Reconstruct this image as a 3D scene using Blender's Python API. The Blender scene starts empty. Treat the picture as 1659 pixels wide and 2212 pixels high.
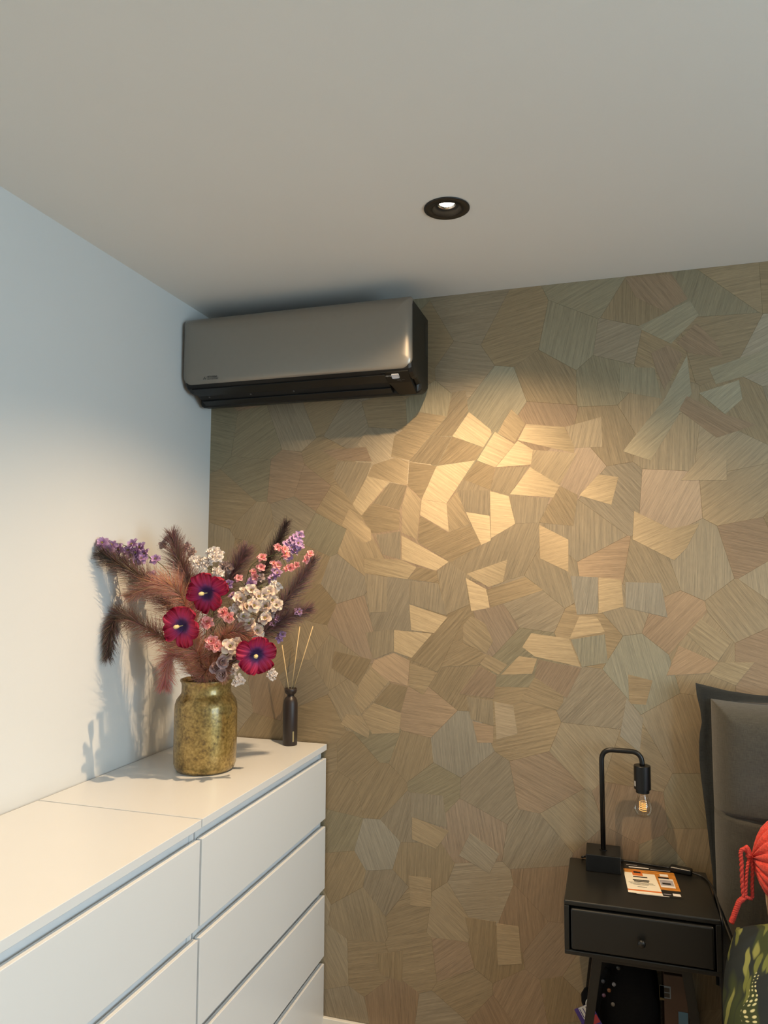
import bpy, bmesh, math, random
from mathutils import Vector, Matrix, noise
random.seed(7)
R_ = math.radians
scene = bpy.context.scene
col = scene.collection

# ------------------------------------------------------------------ camera, world, exposure
F_PX, YAW, PITCH, ROLL = 1592.1, 0.2979, 0.0804, 0.0041
CAM = Vector((1.408, -2.392, 1.584))
HC = 2.519                                   # ceiling height
cy_, sy_, cp_, sp_ = math.cos(YAW), math.sin(YAW), math.cos(PITCH), math.sin(PITCH)
FWD = Vector((-sy_ * cp_, cy_ * cp_, sp_))
_r = Vector((cy_, sy_, 0)); _u = _r.cross(FWD)
RGT = _r * math.cos(ROLL) + _u * math.sin(ROLL)
UPV = -_r * math.sin(ROLL) + _u * math.cos(ROLL)
cam_d = bpy.data.cameras.new('camera')
cam_d.sensor_fit = 'HORIZONTAL'; cam_d.sensor_width = 36.0
cam_d.lens = F_PX / 1659.0 * 36.0
cam_d.clip_start = 0.02
cam = bpy.data.objects.new('camera', cam_d); col.objects.link(cam)
cam.matrix_world = Matrix(((RGT.x, UPV.x, -FWD.x, CAM.x), (RGT.y, UPV.y, -FWD.y, CAM.y), (RGT.z, UPV.z, -FWD.z, CAM.z), (0, 0, 0, 1)))
scene.camera = cam

world = bpy.data.worlds.new('daylight_sky'); scene.world = world
world.use_nodes = True
_bg = world.node_tree.nodes['Background']
_bg.inputs['Color'].default_value = (0.65, 0.87, 1.0, 1)
_bg.inputs['Strength'].default_value = 9.1
scene.view_settings.view_transform = 'Standard'
scene.view_settings.look = 'None'
scene.view_settings.gamma = 1.0
scene.view_settings.use_curve_mapping = False
scene.view_settings.exposure = 0.0
scene.cycles.use_denoising = True
scene.cycles.max_bounces = 10
scene.cycles.diffuse_bounces = 6
scene.cycles.transparent_max_bounces = 12
scene.cycles.caustics_reflective = False
scene.cycles.caustics_refractive = False
scene.cycles.sample_clamp_indirect = 6.0

WARM = (1.0, 0.71, 0.42)                     # colour of the halogen-like downlights
SPOT_W = (106.0, 36.0)                        # the wall-washing one, the dimmed others
SPOTS = [(1.022, -0.594), (1.022, -2.45), (2.75, -0.70), (2.75, -2.05), (1.022, -3.5), (2.75, -3.5)]
ROOM_X, ROOM_Y = 3.9, -4.4
WIN = (-3.55, -1.35, 0.60, 2.15)             # window in the right wall: y0, y1, z0, z1

portal_d = bpy.data.lights.new('window_portal', 'AREA')
portal_d.shape = 'RECTANGLE'; portal_d.size = WIN[3] - WIN[2]; portal_d.size_y = WIN[1] - WIN[0]
portal_d.cycles.is_portal = True
portal = bpy.data.objects.new('window_portal', portal_d); col.objects.link(portal)
portal.location = (ROOM_X + 0.16, (WIN[0] + WIN[1]) / 2, (WIN[2] + WIN[3]) / 2)
portal.rotation_euler = (0, R_(90), 0)       # shines towards -x


# ------------------------------------------------------------------ helpers
def ray(px, py):
    return FWD + RGT * ((px - 829.5) / F_PX) + UPV * ((1106 - py) / F_PX)

def on_plane(px, py, axis, val):
    d = ray(px, py); return CAM + d * ((val - CAM[axis]) / d[axis])

def at_depth(px, py, depth):
    return CAM + ray(px, py) * depth

def lin(c):
    c = c / 255.0
    return c / 12.92 if c <= 0.04045 else ((c + 0.055) / 1.055) ** 2.4

def rgb(r, g, b):
    return (lin(r), lin(g), lin(b), 1.0)

def new_mat(name):
    m = bpy.data.materials.new(name); m.use_nodes = True
    return m, m.node_tree.nodes, m.node_tree.links, m.node_tree.nodes['Principled BSDF']

def mat(name, c, rough=0.5, metal=0.0, var=0.06, scale=30.0, bump=0.0, bscale=200.0, spec=0.5, coat=0.0, stretch=(1, 1, 1)):
    m, N, L, P = new_mat(name)
    tc = N.new('ShaderNodeTexCoord'); mp = N.new('ShaderNodeMapping'); mp.inputs['Scale'].default_value = stretch
    L.new(tc.outputs['Object'], mp.inputs['Vector'])
    nz = N.new('ShaderNodeTexNoise'); nz.inputs['Scale'].default_value = scale; nz.inputs['Detail'].default_value = 4
    L.new(mp.outputs['Vector'], nz.inputs['Vector'])
    rp = N.new('ShaderNodeMix'); rp.data_type = 'RGBA'
    rp.inputs[6].default_value = tuple(max(0, x * (1 - var)) for x in c[:3]) + (1,)
    rp.inputs[7].default_value = tuple(min(1, x * (1 + var)) for x in c[:3]) + (1,)
    L.new(nz.outputs['Fac'], rp.inputs[0]); L.new(rp.outputs[2], P.inputs['Base Color'])
    P.inputs['Roughness'].default_value = rough; P.inputs['Metallic'].default_value = metal
    P.inputs['Specular IOR Level'].default_value = spec
    P.inputs['Coat Weight'].default_value = coat
    if bump > 0:
        n2 = N.new('ShaderNodeTexNoise'); n2.inputs['Scale'].default_value = bscale; n2.inputs['Detail'].default_value = 3
        L.new(mp.outputs['Vector'], n2.inputs['Vector'])
        b = N.new('ShaderNodeBump'); b.inputs['Strength'].default_value = bump; b.inputs['Distance'].default_value = 0.002
        L.new(n2.outputs['Fac'], b.inputs['Height']); L.new(b.outputs['Normal'], P.inputs['Normal'])
    return m

def attr_mat(name, rough=0.6, trans=0.0, sheen=0.0, bump=0.0, bscale=300.0, var=0.12):
    """colour from the mesh's 'col' attribute, broken up with fine noise"""
    m, N, L, P = new_mat(name)
    a = N.new('ShaderNodeAttribute'); a.attribute_name = 'col'
    nz = N.new('ShaderNodeTexNoise'); nz.inputs['Scale'].default_value = bscale
    tc = N.new('ShaderNodeTexCoord'); L.new(tc.outputs['Object'], nz.inputs['Vector'])
    mr = N.new('ShaderNodeMapRange'); mr.inputs[3].default_value = 1 - var; mr.inputs[4].default_value = 1 + var
    L.new(nz.outputs['Fac'], mr.inputs[0])
    mx = N.new('ShaderNodeVectorMath'); mx.operation = 'SCALE'
    L.new(a.outputs['Color'], mx.inputs[0]); L.new(mr.outputs[0], mx.inputs['Scale'])
    L.new(mx.outputs[0], P.inputs['Base Color'])
    P.inputs['Roughness'].default_value = rough
    P.inputs['Sheen Weight'].default_value = sheen
    if bump:
        b = N.new('ShaderNodeBump'); b.inputs['Strength'].default_value = bump; b.inputs['Distance'].default_value = 0.001
        L.new(nz.outputs['Fac'], b.inputs['Height']); L.new(b.outputs['Normal'], P.inputs['Normal'])
    if trans:
        t = N.new('ShaderNodeBsdfTranslucent'); L.new(mx.outputs[0], t.inputs['Color'])
        mix = N.new('ShaderNodeMixShader'); mix.inputs[0].default_value = trans
        out = [n for n in N if n.type == 'OUTPUT_MATERIAL'][0]
        L.new(P.outputs[0], mix.inputs[1]); L.new(t.outputs[0], mix.inputs[2]); L.new(mix.outputs[0], out.inputs['Surface'])
    return m

def emit_mat(name, c, s):
    m, N, L, P = new_mat(name)
    P.inputs['Base Color'].default_value = c
    P.inputs['Emission Color'].default_value = c; P.inputs['Emission Strength'].default_value = s
    return m

def obj(name, me, m=None, parent=None, smooth=False):
    if isinstance(me, bmesh.types.BMesh):
        b = me; me = bpy.data.meshes.new(name); b.to_mesh(me); b.free()
    o = bpy.data.objects.new(name, me); col.objects.link(o)
    if m is not None and not me.materials: me.materials.append(m)
    if parent is not None: o.parent = parent
    if smooth:
        for p in me.polygons: p.use_smooth = True
    return o

def tag(o, label=None, cat=None, group=None, kind=None):
    if label: o['label'] = label
    if cat: o['category'] = cat
    if group: o['group'] = group
    if kind: o['kind'] = kind
    return o

def thing(name, label, cat, group=None, loc=(0, 0, 0)):
    o = bpy.data.objects.new(name, None); col.objects.link(o); o.location = loc
    o.empty_display_size = 0.05
    return tag(o, label, cat, group)

def box(x0, x1, y0, y1, z0, z1, bev=0.0, seg=2, bm=None):
    nb = bmesh.new()
    bmesh.ops.create_cube(nb, size=1)
    for v in nb.verts:
        v.co = Vector((x0 if v.co.x < 0 else x1, y0 if v.co.y < 0 else y1, z0 if v.co.z < 0 else z1))
    if bev: bmesh.ops.bevel(nb, geom=nb.edges[:], offset=bev, segments=seg, affect='EDGES', profile=0.5)
    if bm is None: return nb
    t = bpy.data.meshes.new('t'); nb.to_mesh(t); nb.free(); bm.from_mesh(t); bpy.data.meshes.remove(t)
    return bm

def lathe(prof, seg=48, c=(0, 0, 0), axis='Z', cap=True):
    bm = bmesh.new(); rings = []
    for r, h in prof:
        ring = []
        for k in range(seg):
            a = 2 * math.pi * k / seg
            p = Vector((r * math.cos(a), r * math.sin(a), h))
            if axis == 'X': p = Vector((h, r * math.cos(a), r * math.sin(a)))
            if axis == 'Y': p = Vector((r * math.cos(a), h, r * math.sin(a)))
            ring.append(bm.verts.new(p + Vector(c)))
        rings.append(ring)
    for a, b in zip(rings, rings[1:]):
        for k in range(seg):
            bm.faces.new((a[k], a[(k + 1) % seg], b[(k + 1) % seg], b[k]))
    bmesh.ops.remove_doubles(bm, verts=bm.verts[:], dist=1e-6)
    for ring in (rings[0], rings[-1]) if cap else ():
        vs = [v for v in ring if v.is_valid]
        if len(vs) == seg:
            try: bm.faces.new(vs)
            except ValueError: pass
    bmesh.ops.recalc_face_normals(bm, faces=bm.faces[:])
    return bm

def catmull(pts, n):
    P = [Vector(p) for p in pts]; P = [P[0] * 2 - P[1]] + P + [P[-1] * 2 - P[-2]]
    out = []; m = len(P) - 3
    for i in range(n):
        t = i / (n - 1) * m; k = min(int(t), m - 1); t -= k
        a, b, c, d = P[k:k + 4]
        out.append(0.5 * ((2 * b) + (c - a) * t + (2 * a - 5 * b + 4 * c - d) * t * t + (3 * b - a - 3 * c + d) * t ** 3))
    return out

def tube(pts, r, seg=8, bm=None, taper=None):
    bm = bm or bmesh.new(); rings = []; n = len(pts); pu = None
    for i, p in enumerate(pts):
        t = (pts[min(i + 1, n - 1)] - pts[max(i - 1, 0)])
        if t.length < 1e-9: t = Vector((0, 0, 1))
        t.normalize()
        if pu is None:
            pu = t.orthogonal().normalized()
        pu = (pu - t * pu.dot(t)).normalized(); w = t.cross(pu)
        rr = r if taper is None else r + (taper - r) * i / (n - 1)
        rings.append([bm.verts.new(p + (pu * math.cos(2 * math.pi * k / seg) + w * math.sin(2 * math.pi * k / seg)) * rr) for k in range(seg)])
    for a, b in zip(rings, rings[1:]):
        for k in range(seg):
            bm.faces.new((a[k], a[(k + 1) % seg], b[(k + 1) % seg], b[k]))
    bm.faces.new(rings[0][::-1]); bm.faces.new(rings[-1])
    return bm

def bent(pts, r, n=6):
    """polyline with rounded corners"""
    P = [Vector(p) for p in pts]; out = [P[0]]
    for a, b, c in zip(P, P[1:], P[2:]):
        u = (a - b).normalized(); v = (c - b).normalized()
        s, e = b + u * r, b + v * r
        for i in range(n + 1):
            t = i / n; out.append(s * (1 - t) ** 2 + b * 2 * t * (1 - t) + e * t * t)
    out.append(P[-1]); return out

def prism(poly, d0, d1, axis=1, bev=0.0):
    """2D polygon extruded along an axis (0:x -> (y,z), 1:y -> (x,z), 2:z -> (x,y))"""
    bm = bmesh.new()
    def co(p, d): return {0: (d, p[0], p[1]), 1: (p[0], d, p[1]), 2: (p[0], p[1], d)}[axis]
    a = [bm.verts.new(co(p, d0)) for p in poly]; b = [bm.verts.new(co(p, d1)) for p in poly]
    n = len(poly)
    bm.faces.new(a); bm.faces.new(b[::-1])
    for k in range(n): bm.faces.new((a[k], b[k], b[(k + 1) % n], a[(k + 1) % n]))
    bmesh.ops.recalc_face_normals(bm, faces=bm.faces[:])
    if bev: bmesh.ops.bevel(bm, geom=[e for e in bm.edges], offset=bev, segments=2, affect='EDGES')
    return bm

def text_mesh(name, s, size, m, parent, loc, xdir, ydir, align='LEFT', ext=0.0002, sx=1.0):
    c = bpy.data.curves.new(name, 'FONT'); c.body = s; c.size = size; c.align_x = align; c.extrude = ext; c.resolution_u = 2
    t = bpy.data.objects.new(name + '_tmp', c); col.objects.link(t)
    dg = bpy.context.evaluated_depsgraph_get()
    me = bpy.data.meshes.new_from_object(t.evaluated_get(dg))
    bpy.data.objects.remove(t); bpy.data.curves.remove(c)
    X = Vector(xdir).normalized(); Y = Vector(ydir).normalized(); Z = X.cross(Y)
    for v in me.vertices: v.co = Vector(loc) + X * v.co.x * sx + Y * v.co.y + Z * v.co.z
    me.materials.clear()
    return obj(name, me, m, parent)

def struct(name, bm, m, label=None):
    o = obj(name, bm, m); o['kind'] = 'structure'
    if label: o['label'] = label
    return o


# ------------------------------------------------------------------ setting materials
M = {}
M['ceiling'] = mat('ceiling_paint', (0.77, 0.75, 0.71, 1), 0.85, var=0.02, scale=3, bump=0.05, bscale=350)
M['wall'] = mat('white_wall_paint', (0.65, 0.66, 0.655, 1), 0.8, var=0.02, scale=2.5, bump=0.06, bscale=420)
M['floor'] = mat('oak_floor', (0.37, 0.30, 0.22, 1), 0.5, var=0.25, scale=6, stretch=(1, 8, 1))
M['base'] = mat('white_skirting_paint', (0.78, 0.76, 0.70, 1), 0.4, var=0.02)
M['wallback'] = mat('wallpaper_backing', (0.42, 0.35, 0.25, 1), 0.6)
M['frame'] = mat('window_frame_paint', (0.7, 0.7, 0.7, 1), 0.4)
M['blackmetal'] = mat('black_powder_coat', (0.004, 0.004, 0.004, 1), 0.36, var=0.2, spec=0.4)
M['black'] = mat('black_plastic', (0.010, 0.010, 0.010, 1), 0.35, var=0.2)


def wallpaper_mat():
    m, N, L, P = new_mat('straw_mosaic_wallpaper')
    uv = N.new('ShaderNodeUVMap'); uv.uv_map = 'grain'
    a = N.new('ShaderNodeAttribute'); a.attribute_name = 'col'
    tg = N.new('ShaderNodeAttribute'); tg.attribute_name = 'across'
    def streak(su, sv, det):
        mp = N.new('ShaderNodeMapping'); mp.inputs['Scale'].default_value = (su, sv, 1)
        L.new(uv.outputs[0], mp.inputs['Vector'])
        nz = N.new('ShaderNodeTexNoise'); nz.inputs['Scale'].default_value = 1.0; nz.inputs['Detail'].default_value = det
        nz.inputs['Roughness'].default_value = 0.6
        L.new(mp.outputs[0], nz.inputs['Vector']); return nz
    n1 = streak(9, 420, 3); n2 = streak(40, 1000, 2); n3 = streak(5, 150, 2)
    ad = N.new('ShaderNodeMath'); ad.operation = 'ADD'; L.new(n1.outputs['Fac'], ad.inputs[0]); L.new(n2.outputs['Fac'], ad.inputs[1])
    ad2 = N.new('ShaderNodeMath'); ad2.operation = 'ADD'; L.new(ad.outputs[0], ad2.inputs[0]); L.new(n3.outputs['Fac'], ad2.inputs[1])
    mr = N.new('ShaderNodeMapRange'); mr.inputs[1].default_value = 1.05; mr.inputs[2].default_value = 1.95
    mr.inputs[3].default_value = 0.57; mr.inputs[4].default_value = 1.36
    L.new(ad2.outputs[0], mr.inputs[0])
    sc = N.new('ShaderNodeVectorMath'); sc.operation = 'SCALE'
    L.new(a.outputs['Color'], sc.inputs[0]); L.new(mr.outputs[0], sc.inputs['Scale'])
    bp = N.new('ShaderNodeBump'); bp.inputs['Strength'].default_value = 0.45; bp.inputs['Distance'].default_value = 0.0012
    L.new(ad.outputs[0], bp.inputs['Height'])
    df = N.new('ShaderNodeBsdfDiffuse'); L.new(sc.outputs[0], df.inputs['Color']); L.new(bp.outputs[0], df.inputs['Normal'])
    gl = N.new('ShaderNodeBsdfAnisotropic'); gl.distribution = 'GGX'
    gl.inputs['Roughness'].default_value = 0.60; gl.inputs['Anisotropy'].default_value = -0.48   # sharp along the straw, broad across it
    gc = N.new('ShaderNodeVectorMath'); gc.operation = 'MULTIPLY_ADD'
    gc.inputs[1].default_value = (1.0, 1.0, 1.0); gc.inputs[2].default_value = (0.44, 0.40, 0.32)
    L.new(sc.outputs[0], gc.inputs[0]); L.new(gc.outputs[0], gl.inputs['Color'])
    L.new(tg.outputs['Vector'], gl.inputs['Tangent'])
    mx = N.new('ShaderNodeMixShader'); mx.inputs[0].default_value = 0.24
    out = [n for n in N if n.type == 'OUTPUT_MATERIAL'][0]
    L.new(df.outputs[0], mx.inputs[1]); L.new(gl.outputs[0], mx.inputs[2]); L.new(mx.outputs[0], out.inputs['Surface'])
    N.remove(P)
    return m
M['wallpaper'] = wallpaper_mat()


# ------------------------------------------------------------------ setting: shell
T = 0.15
struct('floor', box(0, ROOM_X, ROOM_Y, 0, -T, 0), M['floor'])
def ceiling_mesh():
    bm = bmesh.new()
    edges = []
    def loop(pts):
        vs = [bm.verts.new((x, y, HC)) for x, y in pts]
        for i in range(len(vs)): edges.append(bm.edges.new((vs[i], vs[(i + 1) % len(vs)])))
    loop([(-T, ROOM_Y - T), (ROOM_X + T, ROOM_Y - T), (ROOM_X + T, T), (-T, T)])
    for x, y in SPOTS:
        loop([(x + 0.040 * math.cos(2 * math.pi * k / 32), y + 0.040 * math.sin(2 * math.pi * k / 32)) for k in range(32)])
    bmesh.ops.triangle_fill(bm, edges=edges, use_beauty=True)
    r = bmesh.ops.extrude_face_region(bm, geom=bm.faces[:])
    bmesh.ops.translate(bm, verts=[v for v in r['geom'] if isinstance(v, bmesh.types.BMVert)], vec=(0, 0, 0.12))
    bmesh.ops.recalc_face_normals(bm, faces=bm.faces[:])
    return bm
struct('ceiling', ceiling_mesh(), M['ceiling'])
struct('wall_left', box(-T, 0, ROOM_Y - T, T, -T, HC), M['wall'], 'white painted wall on the left')
struct('wall_front', box(0, ROOM_X, ROOM_Y - T, ROOM_Y, -T, HC), M['wall'])
def right_wall():
    bm = bmesh.new(); y0, y1, z0, z1 = WIN; X0, X1 = ROOM_X, ROOM_X + T
    for a in ((ROOM_Y - T, y0, -T, HC), (y1, T, -T, HC), (y0, y1, -T, z0), (y0, y1, z1, HC)):
        box(X0, X1, a[0], a[1], a[2], a[3], bm=bm)
    return bm
struct('wall_right', right_wall(), M['wall'])
win = bpy.data.objects.new('window_1', None); col.objects.link(win); win['kind'] = 'structure'
win.location = (ROOM_X, WIN[0], WIN[2])
def wbox(name, *a):
    o = obj(name, box(*a, bev=0.004), M['frame'], win); o.matrix_parent_inverse = Matrix.Translation(-win.location); return o
x0, x1 = ROOM_X + 0.05, ROOM_X + 0.11
wbox('window_frame', x0, x1, WIN[0], WIN[0] + 0.06, WIN[2], WIN[3]); wbox('window_frame', x0, x1, WIN[1] - 0.06, WIN[1], WIN[2], WIN[3])
wbox('window_frame', x0, x1, WIN[0] + .06, WIN[1] - .06, WIN[2], WIN[2] + 0.06); wbox('window_frame', x0, x1, WIN[0] + .06, WIN[1] - .06, WIN[3] - 0.06, WIN[3])
wbox('window_mullion', x0, x1, -2.48, -2.42, WIN[2] + .06, WIN[3] - .06)
wbox('window_sill', ROOM_X - 0.05, ROOM_X + 0.049, WIN[0] - 0.03, WIN[1] + 0.03, WIN[2] - 0.03, WIN[2])
struct('baseboard_back', box(0.0, ROOM_X, -0.014, -0.0005, 0, 0.121, bev=0.002), M['base'])

wall_back = struct('wall_back', box(0, ROOM_X, 0.0012, T, -T, HC), M['wallback'], 'wall papered with a shimmering taupe straw mosaic of angular patches')

# ---- the wallpaper's patches (u = x, v = z on the wall)
def zoompoly(ox, oy, s, pts):
    out = []
    for a, b in pts:
        p = on_plane(ox + a / s, oy + b / s, 1, 0.0); out.append((p.x, p.z))
    return out
S4 = 1659 / 400.0
TRACED = []
def TP(reg, ang, tint, *pts):
    TRACED.append((zoompoly(*reg, pts), ang, tint))
A = (690, 840, S4); B = (1000, 840, S4); C_ = (690, 1200, S4); D_ = (1000, 1200, S4); E_ = (1259, 560, S4); F_ = (1259, 900, S4)
G_ = (900, 560, S4); H_ = (1259, 1240, S4); L_ = (680, 1680, 1659 / 580.0)
# tint: 0 neutral taupe, 1 pinkish, 2 greenish grey, 3 pale, 4 lilac grey
TP(A, -38, 3, (1340, 205), (1535, 365), (1545, 400), (1470, 525), (1190, 425))
TP(A, -36, 3, (1050, 690), (1395, 640), (1140, 1025), (915, 990))
TP(A, -30, 3, (915, 990), (1140, 1025), (1160, 1285), (900, 1130))
TP(A, 38, 0, (1190, 425), (1470, 530), (1400, 640), (1060, 685))
TP(A, 48, 0, (1190, 30), (1310, 10), (1335, 200), (1190, 425), (1000, 420), (1140, 250))
TP(A, 50, 0, (1000, 420), (1185, 430), (1055, 685), (800, 650))
TP(A, -14, 0, (880, 205), (1140, 245), (1000, 415), (730, 385))
TP(A, -20, 0, (730, 385), (1000, 415), (810, 640), (640, 610), (670, 420))
TP(A, -32, 0, (480, 680), (680, 615), (800, 650), (785, 865), (620, 830), (430, 780))
TP(A, -42, 3, (430, 780), (625, 830), (375, 1135), (295, 1040))
TP(A, 58, 0, (630, 838), (785, 868), (720, 1085), (480, 1020))
TP(A, -10, 0, (480, 1022), (720, 1095), (715, 1260), (470, 1300), (375, 1140))
TP(A, -55, 0, (790, 880), (910, 990), (875, 1350), (740, 1290), (740, 1040))
TP(A, 5, 0, (805, 655), (1050, 690), (915, 985), (790, 868))
TP(A, -38, 0, (260, 1080), (460, 1260), (465, 1360), (400, 1380), (200, 1220))
TP(A, -26, 3, (735, 1310), (1160, 1550), (1045, 1630), (735, 1530))
TP(A, 22, 0, (900, 1140), (1150, 1288), (1350, 1220), (1460, 1390), (1180, 1555), (880, 1375))
TP(A, -52, 0, (1140, 1030), (1230, 915), (1350, 1212), (1162, 1285))
TP(A, 86, 0, (1240, 905), (1525, 910), (1525, 1135), (1310, 1100))
TP(A, -9, 3, (1310, 1102), (1525, 1137), (1535, 1360), (1450, 1400))
TP(A, 82, 0, (500, 1310), (725, 1275), (730, 1530), (560, 1480))
TP(A, 12, 1, (20, 550), (420, 520), (470, 650), (160, 640))
TP(A, 62, 0, (160, 645), (465, 665), (430, 780), (290, 1020), (120, 790))
TP(B, -28, 3, (285, 385), (465, 495), (290, 705), (125, 640))
TP(B, -7, 3, (565, 315), (910, 340), (1000, 520), (995, 575), (490, 460))
TP(B, -12, 3, (490, 462), (630, 545), (610, 680), (295, 702))
TP(B, 55, 0, (632, 545), (1020, 578), (870, 860), (640, 790), (605, 690))
TP(B, -11, 3, (600, 700), (870, 865), (810, 975), (420, 945))
TP(B, 35, 0, (125, 645), (285, 708), (242, 905), (0, 810))
TP(B, 62, 0, (290, 708), (592, 695), (415, 948), (245, 905))
TP(B, -6, 3, (242, 915), (410, 960), (470, 1210), (250, 1340))
TP(B, 84, 0, (415, 960), (780, 977), (680, 1200), (470, 1208))
TP(B, 14, 3, (1215, 765), (1395, 790), (1330, 1040), (1040, 955))
TP(B, 16, 0, (682, 1215), (945, 1350), (945, 1640), (690, 1520))
TP(B, 78, 0, (915, 340), (1240, 250), (1250, 520), (1000, 530))
TP(B, -42, 0, (370, 280), (435, 180), (560, 312), (465, 480), (310, 400))
TP(B, -60, 0, (870, 870), (1030, 950), (990, 1230), (680, 1200), (800, 985))
TP((0, 0, 1), 40, 2, (1484, 767), (1494, 850), (1406, 995), (1345, 975), (1435, 862))
TP(D_, -24, 3, (400, 35), (360, 240), (230, 285), (30, 165))
TP(D_, -12, 3, (25, 200), (215, 305), (240, 470), (75, 500))
TP(D_, 17, 0, (205, 310), (560, 190), (720, 310), (250, 468))
TP(D_, 10, 3, (1215, 195), (1420, 215), (1440, 460), (1215, 520))
TP(D_, 6, 3, (1040, 545), (1200, 550), (1275, 685), (955, 745))
TP(D_, -3, 3, (610, 695), (950, 745), (1055, 1000), (640, 905), (530, 820))
TP(D_, 4, 0, (500, 900), (665, 925), (620, 1060), (340, 1070))
TP(D_, -8, 4, (280, 1310), (450, 1340), (490, 1600), (300, 1650))
TP(D_, 0, 0, (1480, 1065), (1700, 1120), (1640, 1340), (1490, 1330))
TP(D_, -18, 0, (640, 1095), (900, 1205), (900, 1310), (850, 1390), (510, 1300))
TP(D_, -38, 0, (75, 540), (200, 610), (270, 770), (210, 880), (0, 780), (0, 620))
TP(D_, -28, 0, (215, 885), (400, 980), (320, 1070), (150, 970))
TP(D_, 58, 1, (672, 932), (1065, 1010), (930, 1280), (640, 1088))
TP(D_, 85, 2, (965, 752), (1270, 705), (1300, 960), (1065, 1000))
TP(D_, 84, 0, (30, 1262), (268, 1300), (275, 1525), (70, 1468))
TP(D_, 0, 1, (85, 1482), (275, 1532), (270, 1680), (130, 1680))
TP(D_, 80, 4, (960, 180), (1210, 195), (1210, 520), (1020, 530))
TP(C_, -14, 3, (400, 20), (735, 38), (870, 105), (790, 212), (600, 190), (400, 155))
TP(C_, 30, 0, (795, 213), (880, 102), (1048, 140), (1068, 248))
TP(C_, 75, 0, (1052, 138), (1160, 58), (1310, 165), (1340, 440), (1135, 530), (1072, 250))
TP(C_, 85, 0, (805, 230), (1068, 252), (1145, 540), (800, 430))
TP(C_, -20, 3, (805, 437), (1148, 553), (1030, 695), (820, 670))
TP(C_, -26, 3, (667, 667), (1010, 700), (825, 920), (667, 860))
TP(C_, -34, 1, (665, 872), (810, 940), (790, 1168), (600, 1120), (465, 1000), (490, 940))
TP(C_, -42, 0, (400, 1070), (465, 1007), (625, 1130), (375, 1420), (305, 1290))
TP(C_, 48, 0, (640, 1140), (790, 1180), (730, 1400), (482, 1318))
TP(C_, -14, 0, (482, 1322), (733, 1415), (715, 1590), (470, 1600), (380, 1432))
TP(C_, -38, 0, (240, 1420), (380, 1440), (450, 1560), (440, 1640), (190, 1510))
TP(C_, 48, 0, (1152, 560), (1345, 460), (1060, 1045), (830, 940))
TP(C_, 28, 0, (1205, 748), (1500, 890), (1420, 985), (1085, 998))
TP(C_, 55, 0, (135, 857), (468, 932), (350, 1165), (110, 1010))
TP(C_, 86, 0, (402, 160), (608, 192), (600, 505), (450, 513))
TP(C_, -6, 0, (808, 962), (1055, 1052), (930, 1250), (800, 1170))
TP(C_, 50, 1, (1430, 990), (1590, 1075), (1560, 1283), (1250, 1240))
TP(C_, 84, 0, (410, 690), (660, 660), (660, 860), (480, 930))
TP(E_, -55, 1, (380, 170), (800, 130), (940, 355), (740, 472), (470, 340))
TP(E_, 28, 2, (480, 610), (960, 370), (1040, 500), (790, 758))
TP(E_, -40, 1, (1015, 570), (1190, 740), (1260, 880), (950, 840), (840, 750))
TP(E_, 88, 2, (330, 962), (640, 972), (710, 1250), (320, 1180))
TP(E_, -70, 1, (610, 840), (760, 770), (900, 850), (730, 1170), (650, 975))
TP(E_, -35, 1, (930, 1225), (1280, 1392), (1560, 1480), (1200, 1600), (860, 1350))
TP(E_, 40, 2, (1040, 1200), (1400, 1080), (1430, 1250), (1275, 1390))
TP(E_, 26, 2, (1190, 1120), (1130, 980), (1660, 800), (1660, 990))
TP(F_, 24, 3, (460, 845), (790, 1005), (1050, 950), (930, 1180), (820, 1290), (445, 1100))
TP(F_, 44, 0, (1100, 300), (1290, 340), (1290, 570), (880, 570))
TP(H_, -38, 3, (930, 540), (1050, 400), (1340, 600), (1210, 788))
TP(H_, -20, 3, (1210, 792), (1540, 790), (1370, 1000), (1130, 900))
TP(H_, -55, 4, (390, 1110), (540, 1290), (510, 1600), (330, 1450))
TP(H_, 84, 4, (380, 70), (700, 80), (760, 390), (380, 300))
TP(H_, 35, 1, (860, 640), (1210, 795), (1130, 890), (750, 910))
TP(L_, -24, 0, (600, 240), (830, 330), (750, 440), (600, 380))
TP(L_, -38, 4, (960, 340), (1140, 470), (1080, 590), (890, 480))
TP(L_, 84, 0, (930, 862), (1120, 890), (1110, 1060), (960, 1010))
TP(L_, 88, 0, (370, 1090), (545, 1070), (540, 1265), (400, 1210))
TP(L_, -5, 0, (580, 605), (720, 620), (720, 800), (590, 790))
TP(L_, 3, 0, (1122, 900), (1260, 920), (1280, 1150), (1130, 1160))
TP(L_, 86, 4, (590, 90), (790, 110), (820, 310), (590, 240))

TINT = [(0.250, 0.186, 0.108), (0.250, 0.176, 0.112), (0.224, 0.188, 0.118), (0.282, 0.217, 0.130), (0.240, 0.194, 0.132)]

def clip_half(poly, mx_, my_, nx, ny):
    out = []; n = len(poly)
    for i in range(n):
        a, b = poly[i], poly[(i + 1) % n]
        da = (a[0] - mx_) * nx + (a[1] - my_) * ny; db = (b[0] - mx_) * nx + (b[1] - my_) * ny
        if da <= 0: out.append(a)
        if (da < 0 < db) or (db < 0 < da):
            t = da / (da - db); out.append((a[0] + (b[0] - a[0]) * t, a[1] + (b[1] - a[1]) * t))
    return out

def inside(poly, p):
    c = False; n = len(poly)
    for i in range(n):
        a, b = poly[i], poly[(i + 1) % n]
        if (a[1] > p[1]) != (b[1] > p[1]) and p[0] < (b[0] - a[0]) * (p[1] - a[1]) / (b[1] - a[1]) + a[0]: c = not c
    return c

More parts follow.
